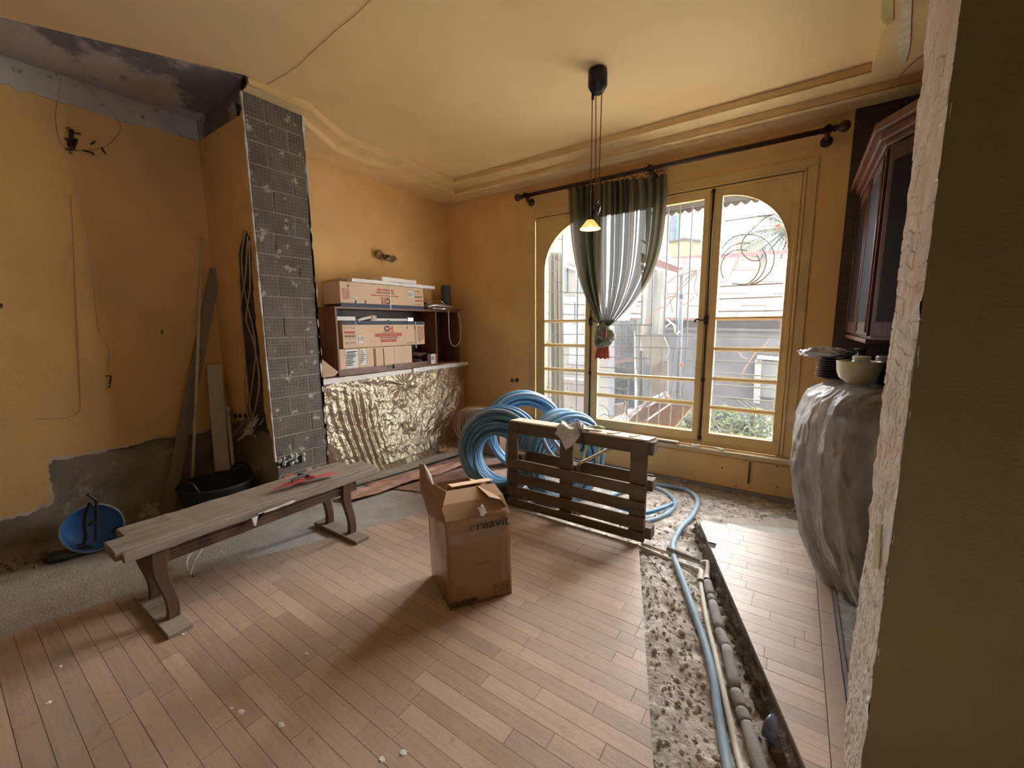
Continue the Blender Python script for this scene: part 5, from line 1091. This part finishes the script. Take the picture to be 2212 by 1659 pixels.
MB().prism([(-2.598, a, b) for a, b in ragged([(1.02, .425), (1.28, .432), (1.28, .44), (1.06, .438), (1.04, .37), (1.03, .37)], .004, .02, 2)], (.003, 0, 0)).build('foam_drip', mWhite, bn)
rd = thing('hand_saw', 'red plastic hand guard tool lying on the bench top', 'tool', (-2.76, 1.5, zt))
R0, R1 = onz(584, 1063, zt+.012), onz(728, 1025, zt+.012); dr = (R1-R0); nr_ = dr.cross(Vector((0, 0, 1))).normalized()
prof = [(0, 0, 0), (.08, .012, 1), (.25, .026, 1), (.42, .030, .6), (.55, .022, .5), (.62, .018, 1), (.75, .026, 1), (.9, .027, 1), (.98, .018, 1), (1, .008, 1)]
MB().grid(lambda u, v: R0+dr*u+nr_*((v-.5)*2*np.interp(u, [p_[0] for p_ in prof], [p_[1] for p_ in prof])-.004*0)+Vector((0, 0, .014*math.sin(u*math.pi)+.010*(1-abs(v-.5)*2)+.012*abs(v-.5)*2)), 40, 8).build('body', mRed, rd, smooth=True)
for k_ in range(3): MB().tube([R0+dr*(.56+.03*k_)-nr_*.02+Vector((0, 0, .03)), R0+dr*(.56+.03*k_)+nr_*.02+Vector((0, 0, .03))], .005, 6).build('rib', mRed, rd)
MB().tube(spline([R0+dr*.32-nr_*.015+Vector((0, 0, .03)), R0+dr*.42-nr_*.02+Vector((0, 0, .045)), R0+dr*.52-nr_*.022+Vector((0, 0, .045))], 6), .011, 8).build('grey_insert', M('grey_rubber', (.16, .14, .13), .7, .1, 9, .1), rd, smooth=True)
t = thing('pliers', 'black pliers resting against the red tool on the bench', 'tool', R0+dr*.5)
p_ = lambda x, y, h: onz(x, y, zt+h)
MB().tube(spline([p_(645, 1027, .03), p_(652, 1026, .035), p_(664, 1030, .03), p_(672, 1032, .03)], 6), [.012]*19, 8).build('grip', mBlack, t, smooth=True)
MB().tube([p_(648, 1036, .015), p_(658, 1036, .03), p_(670, 1033, .035)], .007, 8).build('jaw', mSteel, t); MB().tube([p_(652, 1026, .02), p_(668, 1028, .04)], .006, 8).build('handle', mBlack, t)
# white cables under the bench
for i, (pp, lb) in enumerate(((((408, 1243), (405, 1225), (420, 1205), (450, 1192), (500, 1175), (550, 1158), (575, 1143), (586, 1125), (580, 1110)), 'white cable looping out of the floor under the bench, longest one'), (((410, 1244), (404, 1228), (412, 1205), (425, 1192)), 'short white cable standing up from the floor hole under the bench'), (((412, 1245), (420, 1225), (436, 1205), (440, 1190)), 'second short white cable beside the floor hole under the bench'))):
    P = [onz(x, y, 0)+Vector((0, 0, .006+.05*math.sin(min(1, k/3)*1.6)*(k > 0))) for k, (x, y) in enumerate(pp)]
    wire('cable', P, .0045, mWhitePipe, lb)
tag(MB().blob(onz(415, 1243, 0)+Vector((0, 0, -.006)), (.03, .02, .008), 2, 12, .5).build('floor_hole', mBlack, None), 'dark hole in the screed where white cables come out', 'hole', kind='structure')
# ============================================================ LEFT ALCOVE
t = tag(MB().par((XA+.10, .975, -.005), (.0, .085, 0), (.0-.035, .565, 2.07), (.028, 0, 0)).build('leaning_plank', M('dark_grey_plank', (.25, .21, .165), .75, .15, 6, .2, 30, c2=(.15, .125, .10), m2=.5, msc=4, stretch=(1, 1, .15), width=.2), None, bevel=.003), 'long dark grey plank leaning in the left alcove corner', 'plank')
t = tag(MB().tube([(XA+.20, 1.16, .0), (XA+.045, 1.52, 2.32)], .0115, 10).build('white_rod', mWhitePipe, None, smooth=True), 'long thin white rod leaning into the left alcove corner', 'rod')
bk = thing('rubber_bucket', 'black rubber builder bucket in the left alcove behind the bench', 'bucket', (-3.78, 1.26, 0))
bc = Vector((-3.78, 1.26, 0))
MB().lathe(bc, [(0, .005), (.185, .005), (.20, .02), (.245, .30), (.262, .31), (.262, .325), (.245, .328), (.235, .31), (.19, .03), (0, .02)], 36).build('tub', M('black_rubber', (.018, .017, .016), .7, .2, 10, .15), bk, smooth=True)
for s in (-1, 1): MB().tube(spline([bc+Vector((.16*s-.02, -.17*s, .32)), bc+Vector((.12*s, -.20*s, .39)), bc+Vector((.02*s, -.23*s, .39)), bc+Vector((-.04*s, -.24*s, .32))], 6), .011, 8).build('handle', mBlack, bk, smooth=True)
MB().blob(bc+Vector((0, 0, .12)), (.20, .20, .05), 3, 16, .5).build('debris', mSoil, bk)
t = tag(MB().par((-4.02, 1.33, .14), (.02, .105, 0), (-.21, .10, 1.09), (.02, 0, 0)).build('white_board', mWhitePaint := M('dusty_white_board', (.50, .47, .42), .7, .1, 6, .1), None, bevel=.003), 'short white board standing in the black bucket', 'board')
t = thing('white_pipe', 'white plastic pipe with a cap standing beside the white board', 'pipe', (-3.95, 1.47, .1))
MB().tube([(-3.95, 1.45, .12), (-4.12, 1.52, .83)], .014, 10).build('tube', mWhitePaint, t, smooth=True); MB().tube([(-4.118, 1.518, .82), (-4.124, 1.522, .85)], .019, 10).build('cap', mWhitePaint, t)
t = thing('rusty_level', 'thin brown lath with a bracket standing behind the white board', 'lath', (-4.2, 1.54, .3))
MB().tube([(-4.17, 1.50, .3), (-4.25, 1.54, 1.15)], .014, 6).build('lath', mBenchLeg, t); MB().box(-4.24, -4.20, 1.46, 1.53, 1.02, 1.04).build('bracket', mBenchLeg, t)
# blue bucket on its side
bb = thing('blue_bucket', 'round blue bucket lying on its side near the left wall', 'bucket', (-4.05, .58, 0))
cc = Vector((-3.98, .565, .165)); ax_ = Vector((.93, -.30, .20)).normalized()
MB().lathe(cc-ax_*.20, [(0, .10), (.145, .10), (.150, .11), (.160, .20), (.166, .205), (.166, .216), (.158, .218), (.152, .20), (.142, .145), (.10, .135), (0, .133)], 40, ax_).build('shell', mBlueTub, bb, smooth=True)
MB().lathe(cc+ax_*.012, [(.158, 0), (.168, .002), (.166, .008), (.157, .008)], 40, ax_).build('rim', M('pale_rim', (.30, .38, .44), .4, .1, 5, 0), bb, smooth=True)
t = thing('black_tool_frame', 'black H shaped metal frame standing in front of the blue bucket', 'tool', (-3.9, .55, 0))
fo = lambda x, y: onx(x, y, -3.82)
MB().tube(spline([fo(197, 1086), fo(188, 1105), fo(184, 1130), fo(186, 1160), fo(180, 1176), fo(168, 1180)], 6), .013, 8).build('frame', mBlack, t, smooth=True)
MB().tube([fo(190, 1067), fo(208, 1080), fo(209, 1120), fo(208, 1165), fo(205, 1168)], .010, 8).build('frame', mIron, t); MB().tube([fo(188, 1136), fo(207, 1125)], .011, 8).build('crossbar', mBlack, t)
t = thing('green_bag', 'dark bag slumped on the floor under the blue bucket', 'bag', (-3.9, .45, 0)); MB().blob((-4.03, .43, .02), (.07, .12, .03), 3, 16, .5).build('bag', M('dark_green_bag', (.04, .045, .035), .5, .3, 10, .3), t, smooth=True)
MB().par(fo(240, 1152), fo(272, 1160)-fo(240, 1152), fo(258, 1140)-fo(240, 1152), (-.05, 0, .0)).build('flap', mBlack, t)
rb = MB()
for i in range(240):
    y = random.uniform(-.6, 1.5); x = XA+.03+abs(random.gauss(0, .10)); s = random.choice((.006, .01, .016, .026))
    if math.hypot(x+3.78, y-1.26) < .3: continue
    rb.blob((x, y, s*.3), s*.7, i, 5, .8)
o = rb.build('wall_rubble', M('grey_rubble', (.24, .21, .18), .95, .3, 9, .3), None); tag(o, 'grey crumbs of plaster along the foot of the left wall', 'rubble', kind='stuff')
sk = MB().grid(lambda u, v: Vector((XA+.16*u, -1+2.55*v, .075*(1-u)**2*(1+.6*fbm(v*9, u*3, 1))+.012*fbm(u*8, v*30, 2)-.005)), 10, 110).build('mortar_fillet', mGrey, wl, smooth=True)
fl_ = MB()
for i, (x, y, s) in enumerate(((105, 1518, .010), (520, 1538, .012), (607, 1567, .013), (245, 1275, .006), (395, 1370, .008), (470, 1282, .006), (530, 1285, .006), (768, 1261, .008), (870, 1625, .012), (825, 1640, .010), (735, 1398, .005), (1050, 1420, .004), (130, 1440, .008), (662, 1412, .008), (500, 1530, .008), (1000, 1500, .004))):
    p = onz(x, y, .001); fl_.blob(p, (s*1.4, s, .0025), i, 6, .6)
o = fl_.build('plaster_flakes', mWhite, None); tag(o, 'white plaster flakes scattered on the parquet', 'flakes', kind='stuff')
# ============================================================ OUTSIDE
mPave = M('outdoor_paving', (.74, .72, .68), .9, .15, 2, .3)  # kept pale so the yard bounces daylight up to the ceiling
MB().box(-30, 30, 4.62, 60, -.9, -.75).build('ground', mPave)['kind'] = 'structure'
bpy.data.objects['ground']['label'] = 'pale outdoor yard'
def slabpx(pts, Y, th, name, m, par=None, bevel=0):
    return MB().prism([ony(x, y, Y) for x, y in pts], (0, th, 0)).build(name, m, par, bevel=bevel, fix=True)
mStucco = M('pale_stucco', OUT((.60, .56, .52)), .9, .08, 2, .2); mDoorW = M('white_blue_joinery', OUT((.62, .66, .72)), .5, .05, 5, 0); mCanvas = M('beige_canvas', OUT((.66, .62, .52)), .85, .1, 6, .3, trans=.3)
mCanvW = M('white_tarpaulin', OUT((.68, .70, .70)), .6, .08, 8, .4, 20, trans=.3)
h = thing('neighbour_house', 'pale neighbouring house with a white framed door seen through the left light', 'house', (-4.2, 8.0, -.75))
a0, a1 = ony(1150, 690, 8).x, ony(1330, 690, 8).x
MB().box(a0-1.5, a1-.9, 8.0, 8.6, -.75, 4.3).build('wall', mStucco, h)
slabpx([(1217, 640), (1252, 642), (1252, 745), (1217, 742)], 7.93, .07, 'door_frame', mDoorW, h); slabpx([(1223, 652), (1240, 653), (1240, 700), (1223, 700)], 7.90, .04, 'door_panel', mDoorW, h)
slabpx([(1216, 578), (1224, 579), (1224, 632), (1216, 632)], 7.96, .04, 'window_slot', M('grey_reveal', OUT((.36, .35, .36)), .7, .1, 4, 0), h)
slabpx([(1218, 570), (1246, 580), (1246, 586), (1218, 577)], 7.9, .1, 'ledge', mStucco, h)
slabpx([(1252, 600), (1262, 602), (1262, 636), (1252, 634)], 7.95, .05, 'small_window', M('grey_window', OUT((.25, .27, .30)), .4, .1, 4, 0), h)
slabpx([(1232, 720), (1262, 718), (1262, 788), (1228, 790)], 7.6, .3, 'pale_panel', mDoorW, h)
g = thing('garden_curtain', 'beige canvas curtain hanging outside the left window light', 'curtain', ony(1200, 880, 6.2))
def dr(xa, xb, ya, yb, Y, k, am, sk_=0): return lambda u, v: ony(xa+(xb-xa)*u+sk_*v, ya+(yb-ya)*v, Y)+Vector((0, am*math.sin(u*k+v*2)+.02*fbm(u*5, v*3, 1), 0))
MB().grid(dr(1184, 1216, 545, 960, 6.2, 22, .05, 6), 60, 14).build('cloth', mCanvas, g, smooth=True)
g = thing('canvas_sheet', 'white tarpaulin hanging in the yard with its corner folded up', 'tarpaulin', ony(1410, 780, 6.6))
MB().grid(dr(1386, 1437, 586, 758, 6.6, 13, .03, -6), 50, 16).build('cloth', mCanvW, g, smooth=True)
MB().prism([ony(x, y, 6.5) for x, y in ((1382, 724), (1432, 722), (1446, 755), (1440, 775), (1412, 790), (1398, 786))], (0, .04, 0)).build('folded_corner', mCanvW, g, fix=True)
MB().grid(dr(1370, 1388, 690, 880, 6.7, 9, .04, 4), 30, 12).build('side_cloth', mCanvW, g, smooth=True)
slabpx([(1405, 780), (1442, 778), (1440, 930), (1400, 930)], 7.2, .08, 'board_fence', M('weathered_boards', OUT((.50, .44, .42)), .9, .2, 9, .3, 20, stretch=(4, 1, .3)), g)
# ornate gate
mGate = M('blue_grey_gate', OUT((.17, .19, .24)), .5, .1, 5, 0)
g = thing('garden_gate', 'blue grey ornamental iron gate with scrolls left of the tarpaulin', 'gate', ony(1340, 890, 7.4))
YT = 7.4
slabpx([(1300, 692), (1368, 692), (1370, 884), (1302, 880)], YT+.08, .04, 'backing', M('gate_backing', OUT((.38, .40, .45)), .6, .1, 5, 0), g)
for x in (1301, 1323, 1340, 1354, 1369): MB().tube([ony(x, 690, YT), ony(x+1, 884, YT)], .014, 6).build('bar', mGate, g)
for y in (700, 726, 768, 782, 880): MB().tube([ony(1300, y, YT), ony(1370, y, YT)], .014, 6).build('bar', mGate, g)
def scroll(cx, cy, s, fl):
    return [ony(cx+fl*s*(1-a/9)*math.cos(a), cy+s*(1-a/9)*math.sin(a), YT-.01) for a in [i*.5 for i in range(15)]]
for cx in (1332, 1346, 1360):
    for cy, s in ((712, 5), (735, 6), (752, 6)):
        MB().tube(scroll(cx, cy, s, -1 if cx < 1345 else 1), .010, 5).build('scroll', mGate, g, smooth=True)
sc2 = MB(); rn = random.Random(4)
for i in range(110):
    cx, cy = 1306+62*rn.random(), 790+88*rn.random(); s = rn.uniform(2, 5); f = rn.choice((-1, 1)); sc2.tube(scroll(cx, cy, s, f)[:12], .009, 4)
o = sc2.build('scrollwork', mGate, g); o['kind'] = 'stuff'
slabpx([(1294, 786), (1370, 771), (1370, 778), (1294, 794)], 7.0, .15, 'handrail', M('peach_rail', OUT((.62, .45, .34)), .7, .1, 4, 0), g)
# stair-step side of the neighbour: bright pink terrace wall at the lower left
g = thing('terrace_wall', 'low pinkish terrace wall with patchy render outside the left light', 'wall', ony(1230, 900, 6.6))
slabpx([(1165, 815), (1300, 826), (1300, 940), (1165, 925)], 6.9, .3, 'wall', M('pink_patchy_render', OUT((.62, .50, .48)), .9, .1, 4, .3, c2=OUT((.48, .36, .35)), m2=.55, msc=9, width=.08), g)
slabpx([(1288, 700), (1312, 702), (1314, 905), (1290, 900)], 6.3, .3, 'white_post', mDoorW, g)
# lean-to roof, downpipe
g = thing('lean_to_roof', 'grey tiled lean-to roof corner with red fascia outside the centre light', 'roof', ony(1440, 575, 7.5))
mTileG = M('grey_roof_tile', OUT((.34, .34, .38)), .85, .15, 9, .3)
tl = [(1385, 520), (1400, 530), (1416, 541), (1432, 550), (1448, 559), (1464, 568)]
for (a, b), (c, d) in zip(tl, tl[1:]):
    MB().prism([ony(a, b, 7.2), ony(c, d, 7.2), ony(c+11, d+8, 7.0), ony(a+11, b+9, 7.0)], (0, .05, .03)).build('roof_tile', mTileG, g, bevel=.01)
slabpx([(1385, 546), (1472, 580), (1466, 590), (1385, 566)], 7.1, .06, 'fascia', M('red_fascia', OUT((.55, .30, .28)), .7, .1, 5, 0), g)
slabpx([(1385, 572), (1440, 592), (1436, 598), (1385, 584)], 7.05, .06, 'fascia', mTileG, g)
g = thing('downpipe', 'blue grey downpipe standing in front of the terracotta roof', 'pipe', ony(1470, 890, 7.3))
MB().tube([ony(1474, 578, 7.3), ony(1463, 905, 7.3)], .038, 12).build('pipe', M('blue_grey_pipe', OUT((.25, .30, .40)), .5, .08, 6, 0), g, smooth=True)
for y in (640, 760, 850): MB().lathe(ony(1474-(y-578)*.034, y, 7.3), [(.045, -.03), (.045, .03)], 12).build('bracket', mGate, g)
# outbuilding with terracotta sheet roof
ob = thing('outbuilding', 'grey walled outbuilding under a terracotta sheet roof', 'shed', ony(1570, 900, 9.4))
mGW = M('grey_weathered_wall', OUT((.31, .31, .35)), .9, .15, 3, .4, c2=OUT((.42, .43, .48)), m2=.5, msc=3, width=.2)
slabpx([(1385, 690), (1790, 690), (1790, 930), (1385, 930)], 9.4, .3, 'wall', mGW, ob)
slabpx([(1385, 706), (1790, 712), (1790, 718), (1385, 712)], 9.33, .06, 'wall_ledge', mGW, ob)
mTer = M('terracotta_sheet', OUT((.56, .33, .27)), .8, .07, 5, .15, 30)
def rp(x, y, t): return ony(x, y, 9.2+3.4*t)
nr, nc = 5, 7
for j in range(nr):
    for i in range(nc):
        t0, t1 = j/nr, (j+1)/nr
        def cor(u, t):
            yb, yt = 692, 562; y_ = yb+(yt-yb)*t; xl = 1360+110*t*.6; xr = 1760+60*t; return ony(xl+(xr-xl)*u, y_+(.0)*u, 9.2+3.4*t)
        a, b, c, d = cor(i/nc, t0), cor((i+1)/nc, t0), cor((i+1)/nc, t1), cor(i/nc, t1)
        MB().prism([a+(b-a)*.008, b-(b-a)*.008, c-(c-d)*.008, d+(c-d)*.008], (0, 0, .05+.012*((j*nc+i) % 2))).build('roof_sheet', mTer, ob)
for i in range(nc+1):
    MB().tube([cor(i/nc, 0)+Vector((0, 0, .07)), cor(i/nc, 1)+Vector((0, 0, .07))], .013, 5).build('roof_seam', M('dark_seam', OUT((.30, .19, .17)), .8, .1, 4, 0) if i == 0 else bpy.data.materials['dark_seam'], ob)  # seam ribs in a darker red-brown than the sheets
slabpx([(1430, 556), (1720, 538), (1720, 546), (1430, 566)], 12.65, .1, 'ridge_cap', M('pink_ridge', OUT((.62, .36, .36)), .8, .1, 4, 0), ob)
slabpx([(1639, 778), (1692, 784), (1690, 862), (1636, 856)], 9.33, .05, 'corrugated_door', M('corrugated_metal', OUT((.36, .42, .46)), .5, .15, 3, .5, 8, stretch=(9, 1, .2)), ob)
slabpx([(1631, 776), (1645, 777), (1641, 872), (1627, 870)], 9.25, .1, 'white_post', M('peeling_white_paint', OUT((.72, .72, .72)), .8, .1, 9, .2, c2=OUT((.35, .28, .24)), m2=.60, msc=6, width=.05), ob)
slabpx([(1636, 768), (1700, 774), (1700, 780), (1636, 775)], 9.22, .12, 'lintel', mPaper, ob)
# far houses
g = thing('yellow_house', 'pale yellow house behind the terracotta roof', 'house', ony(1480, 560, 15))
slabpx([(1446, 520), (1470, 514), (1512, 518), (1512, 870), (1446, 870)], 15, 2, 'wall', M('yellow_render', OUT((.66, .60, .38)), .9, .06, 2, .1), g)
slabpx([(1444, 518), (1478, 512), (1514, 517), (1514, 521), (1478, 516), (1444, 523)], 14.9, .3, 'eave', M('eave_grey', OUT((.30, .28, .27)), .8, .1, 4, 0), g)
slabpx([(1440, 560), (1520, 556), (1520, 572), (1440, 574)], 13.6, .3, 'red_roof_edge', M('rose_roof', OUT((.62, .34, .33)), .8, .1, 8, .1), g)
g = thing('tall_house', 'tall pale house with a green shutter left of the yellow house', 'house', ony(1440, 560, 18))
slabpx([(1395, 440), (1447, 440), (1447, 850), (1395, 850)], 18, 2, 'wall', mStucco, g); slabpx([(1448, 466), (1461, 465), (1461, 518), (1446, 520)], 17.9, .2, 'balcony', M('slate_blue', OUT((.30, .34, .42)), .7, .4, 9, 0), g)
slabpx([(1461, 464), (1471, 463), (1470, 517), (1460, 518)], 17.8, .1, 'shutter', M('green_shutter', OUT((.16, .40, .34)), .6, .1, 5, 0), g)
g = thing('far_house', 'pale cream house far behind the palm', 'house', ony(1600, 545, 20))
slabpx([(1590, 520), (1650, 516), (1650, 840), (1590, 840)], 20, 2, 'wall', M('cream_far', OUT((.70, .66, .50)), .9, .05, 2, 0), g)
# palm
g = thing('palm_tree', 'palm tree crown with drooping green fronds at the right window light', 'palm tree', ony(1720, 560, 13.5))
mFr = M('palm_frond', OUT((.17, .24, .15)), .6, .3, 6, 0, c2=OUT((.36, .37, .20)), m2=.5, msc=2)
MB().tube([ony(1725, 700, 13.5), ony(1712, 495, 13.5)], .16, 10).build('trunk', mBenchLeg, g)
pc = ony(1708, 492, 13.5); rn = random.Random(3)
for k_ in range(16):
    a = math.radians(rn.uniform(150, 262)) if k_ < 13 else math.radians(rn.uniform(90, 150)); L_ = rn.uniform(1.2, 1.9); fr_ = MB(); yo = rn.uniform(-.8, .8)
    P = [pc+Vector((math.cos(a)*L_*t, yo*t, math.sin(a)*L_*t*.8-.35*t*t)) for t in [i/9 for i in range(10)]]
    fr_.tube(P, [.02*(1-i/11) for i in range(10)], 4)
    for i in range(1, 10):
        for q in range(3):
            b = P[i-1].lerp(P[i], q/3); d = (P[i]-P[i-1]).normalized(); n = Vector((-d.z, 0, d.x))
            for s in (-1, 1):
                e = b+(d*.7+n*s*.6+Vector((0, rn.uniform(-.3, .3), -.35))).normalized()*.34; w_ = d*.014; nn = len(fr_.v); fr_.v += [tuple(b-w_), tuple(b+w_), tuple(e)]; fr_.f.append((nn, nn+1, nn+2))
    fr_.build('frond', mFr, g)
# shrubs
mLeaf = M('shrub_leaf', OUT((.20, .33, .11)), .6, .35, 9, 0, c2=OUT((.40, .50, .20)), m2=.5, msc=6); mLeafD = M('dark_shrub_inside', OUT((.09, .12, .07)), .9, .3, 9, 0)
def shrub(px, w_, Y, label, n, seed, top=880, bot=965):
    rn = random.Random(seed); c = ony(px, (top+bot)/2, Y); hw = (ony(px+w_, 900, Y)-ony(px-w_, 900, Y)).x/2; hh = (ony(px, top, Y).z-ony(px, bot, Y).z)/2
    t = thing('shrub', label, 'shrub', (c.x, c.y, c.z-hh)); MB().blob(c-Vector((0, -.1, .05)), (hw*.8, .25, hh*.85), seed, 12).build('dark_core', mLeafD, t)  # dark core blob behind the leaves
    f = MB()
    for i in range(n):
        d = Vector((rn.gauss(0, 1), rn.gauss(0, 1), rn.gauss(0, 1))).normalized()*rn.uniform(.75, 1.1); p = c+Vector((d.x*hw, d.y*.35, d.z*hh)); s = rn.uniform(.02, .042)
        u = Vector((rn.gauss(0, 1), rn.gauss(0, 1), rn.gauss(0, 1))).normalized(); v = u.orthogonal().normalized(); k = len(f.v)
        f.v += [tuple(p-u*s), tuple(p+v*s*.5), tuple(p+u*s), tuple(p-v*s*.5)]; f.f.append((k, k+1, k+2, k+3))
    f.build('foliage', mLeaf, t)
shrub(1565, 36, 7.4, 'leafy green shrub low behind the right window light, left one', 700, 1, 878); shrub(1632, 36, 7.6, 'leafy green shrub low behind the right window light, right one', 700, 2, 882); shrub(1494, 22, 7.2, 'small dark shrub beside the orange tile roof', 300, 3, 888, 945)
MB().blob(ony(1660, 906, 7.1), .03, 4).build('red_flower', mRust)
tag(bpy.data.objects['red_flower'], 'small red flower cluster on the right shrub', 'flower')
# orange tile roof below
g = thing('tile_roof', 'low orange tiled canopy roof outside the bottom of the centre light', 'roof', ony(1420, 910, 5.8))
mOr = M('orange_roof_tile', OUT((.55, .26, .11)), .8, .2, 9, .2, c2=OUT((.62, .38, .20)), m2=.5, msc=5, width=.2)
A_, B_, C_, D_ = ony(1352, 914, 5.3), ony(1448, 935, 5.3), ony(1497, 878, 6.9), ony(1402, 870, 6.9)
N_ = 22
for k_ in range(N_):
    t0, t1 = k_/N_, (k_+.9)/N_; p0, p1, p2, p3 = A_.lerp(D_, t0), B_.lerp(C_, t0), B_.lerp(C_, t1), A_.lerp(D_, t1)
    MB().prism([p0, p1, p2-Vector((0, 0, .02)), p3-Vector((0, 0, .02))], (0, 0, .018)).build('roof_tile', mOr, g)
for a, b, r in (((1356, 897), (1402, 866), .03), ((1356, 905), (1436, 857), .02), ((1436, 850), (1450, 866), .03), ((1404, 865), (1438, 848), .025)):
    MB().tube([ony(*a, 6.0), ony(*b, 7.0)], r, 6).build('rafter', M('pink_rafter', OUT((.62, .44, .40)), .8, .1, 5, 0) if r == .03 else mDoorW, g)
MB().prism([ony(x, y, 6.6) for x, y in ((1296, 880), (1345, 872), (1345, 895), (1298, 915))], (0, .2, 0)).build('ledge', bpy.data.materials['pink_rafter'], g)
MB().tube([ony(1396, 915, 5.25)+Vector((0, 0, .04)), ony(1452, 876, 6.6)+Vector((0, 0, .05))], .012, 5).build('twig', mBenchLeg, g)
# valance of the awning above the window
g = thing('awning_valance', 'grey scalloped metal awning edge above the window outside', 'awning', (-.9, 5.2, 2.9))
va = MB(); x0_, x1_ = ony(1425, 450, 5.2).x, ony(1645, 430, 5.2).x; n_s = 11
for i in range(n_s):
    xa = x0_+(x1_-x0_)*i/n_s; xb = x0_+(x1_-x0_)*(i+1)/n_s; xm = (xa+xb)/2; zt_ = ony(1520, 425, 5.2).z+.10; zb = ony(1520, 448, 5.2).z
    arc = [(xa+(xb-xa)*k/8, zb-.035*math.sin(k*math.pi/8)) for k in range(9)]
    MB().prism([(xa, 5.2, zt_)]+[(a, 5.2, b) for a, b in arc]+[(xb, 5.2, zt_)], (0, .02, 0)).build('scallop', mGate, g, fix=True)
B('rail', mGate, x0_-.1, x1_+.1, 5.18, 5.23, zb+.01, zb+.03, g)
MB().box(x0_-.6, x1_+.2, 5.22, 5.26, zt_, zt_+.3).build('panel', mGate, g)
for q_ in (x0_-.5, x1_+.1): MB().box(q_-.015, q_+.015, 4.6, 5.24, zt_+.02, zt_+.06).build('bracket', mGate, g)
# bare twigs
def twig(pts, lb, Y=6.0, r=.007): wire('branch', [ony(x, y, Y) for x, y in pts], r, mBenchLeg, lb, 'branch')
twig([(1383, 722), (1400, 690), (1420, 668), (1440, 660), (1460, 635), (1480, 605), (1506, 585)], 'bare arching twig crossing in front of the tarpaulin')
twig([(1441, 612), (1462, 597), (1505, 584)], 'thin twig near the top of the downpipe'); twig([(1476, 620), (1492, 602), (1506, 590), (1500, 620), (1508, 640)], 'thin twig right of the downpipe')
twig([(1438, 645), (1460, 640), (1478, 658), (1500, 640)], 'curled twig at the middle of the downpipe'); twig([(1440, 628), (1448, 650), (1453, 675)], 'short twig left of the downpipe')
wire('branch', [ony(x, y, 6.2) for x, y in ((1440, 690), (1455, 702), (1460, 720), (1468, 716))], .010, mWhitePipe, 'pale peeled branch against the grey wall left of the downpipe', 'branch'); wire('branch', [ony(x, y, 6.2) for x, y in ((1438, 706), (1450, 698), (1462, 706))], .008, mWhitePipe, 'second pale branch against the grey wall left of the downpipe', 'branch')
twig([(1632, 762), (1618, 782), (1604, 805)], 'thin branch against the grey wall in the second right pane', 7.0, .008); twig([(1662, 733), (1650, 748), (1636, 760)], 'thin branch near the top of the grey wall at the right', 7.0, .008)
twig([(1596, 762), (1605, 772), (1615, 775)], 'small twig on the grey wall in the right light', 7.0, .006)
tag(MB().blob(ony(1473, 788, 4.7), (.016, .01, .022), 2).build('dry_leaf', mRust, None), 'small red brown dead leaf caught at the grille in the centre light', 'leaf')
tag(MB().blob(ony(1681, 488, 4.72), (.022, .01, .018), 5).build('dry_leaf', mRust, None), 'small red brown dead leaf at the arch of the right light', 'leaf')
vn = MB(); rn = random.Random(8)
for i in range(26):
    p = ony(rn.choice((rn.uniform(1180, 1205), rn.uniform(1225, 1258))), rn.choice((rn.uniform(738, 745), rn.uniform(820, 846), rn.uniform(878, 902))), 4.85); vn.blob(p, (.012, .005, .010), i, 5, .8)
o = vn.build('vine_leaves', M('dry_vine_leaf', OUT((.42, .34, .16)), .7, .3, 9, 0), None); tag(o, 'dry vine leaves caught in the grille of the left light', 'leaves', kind='stuff')

for x, z in ((-2.65, .5), (-2.65, 2.6), (-1.9, .45), (-.72, .45), (-.05, .5), (-.05, 2.4)):
    MB().box(x-.01, x+.01, YW+.1, YG+.01, z-.01, z+.01).build('wall_fixing', mGrille, gr)
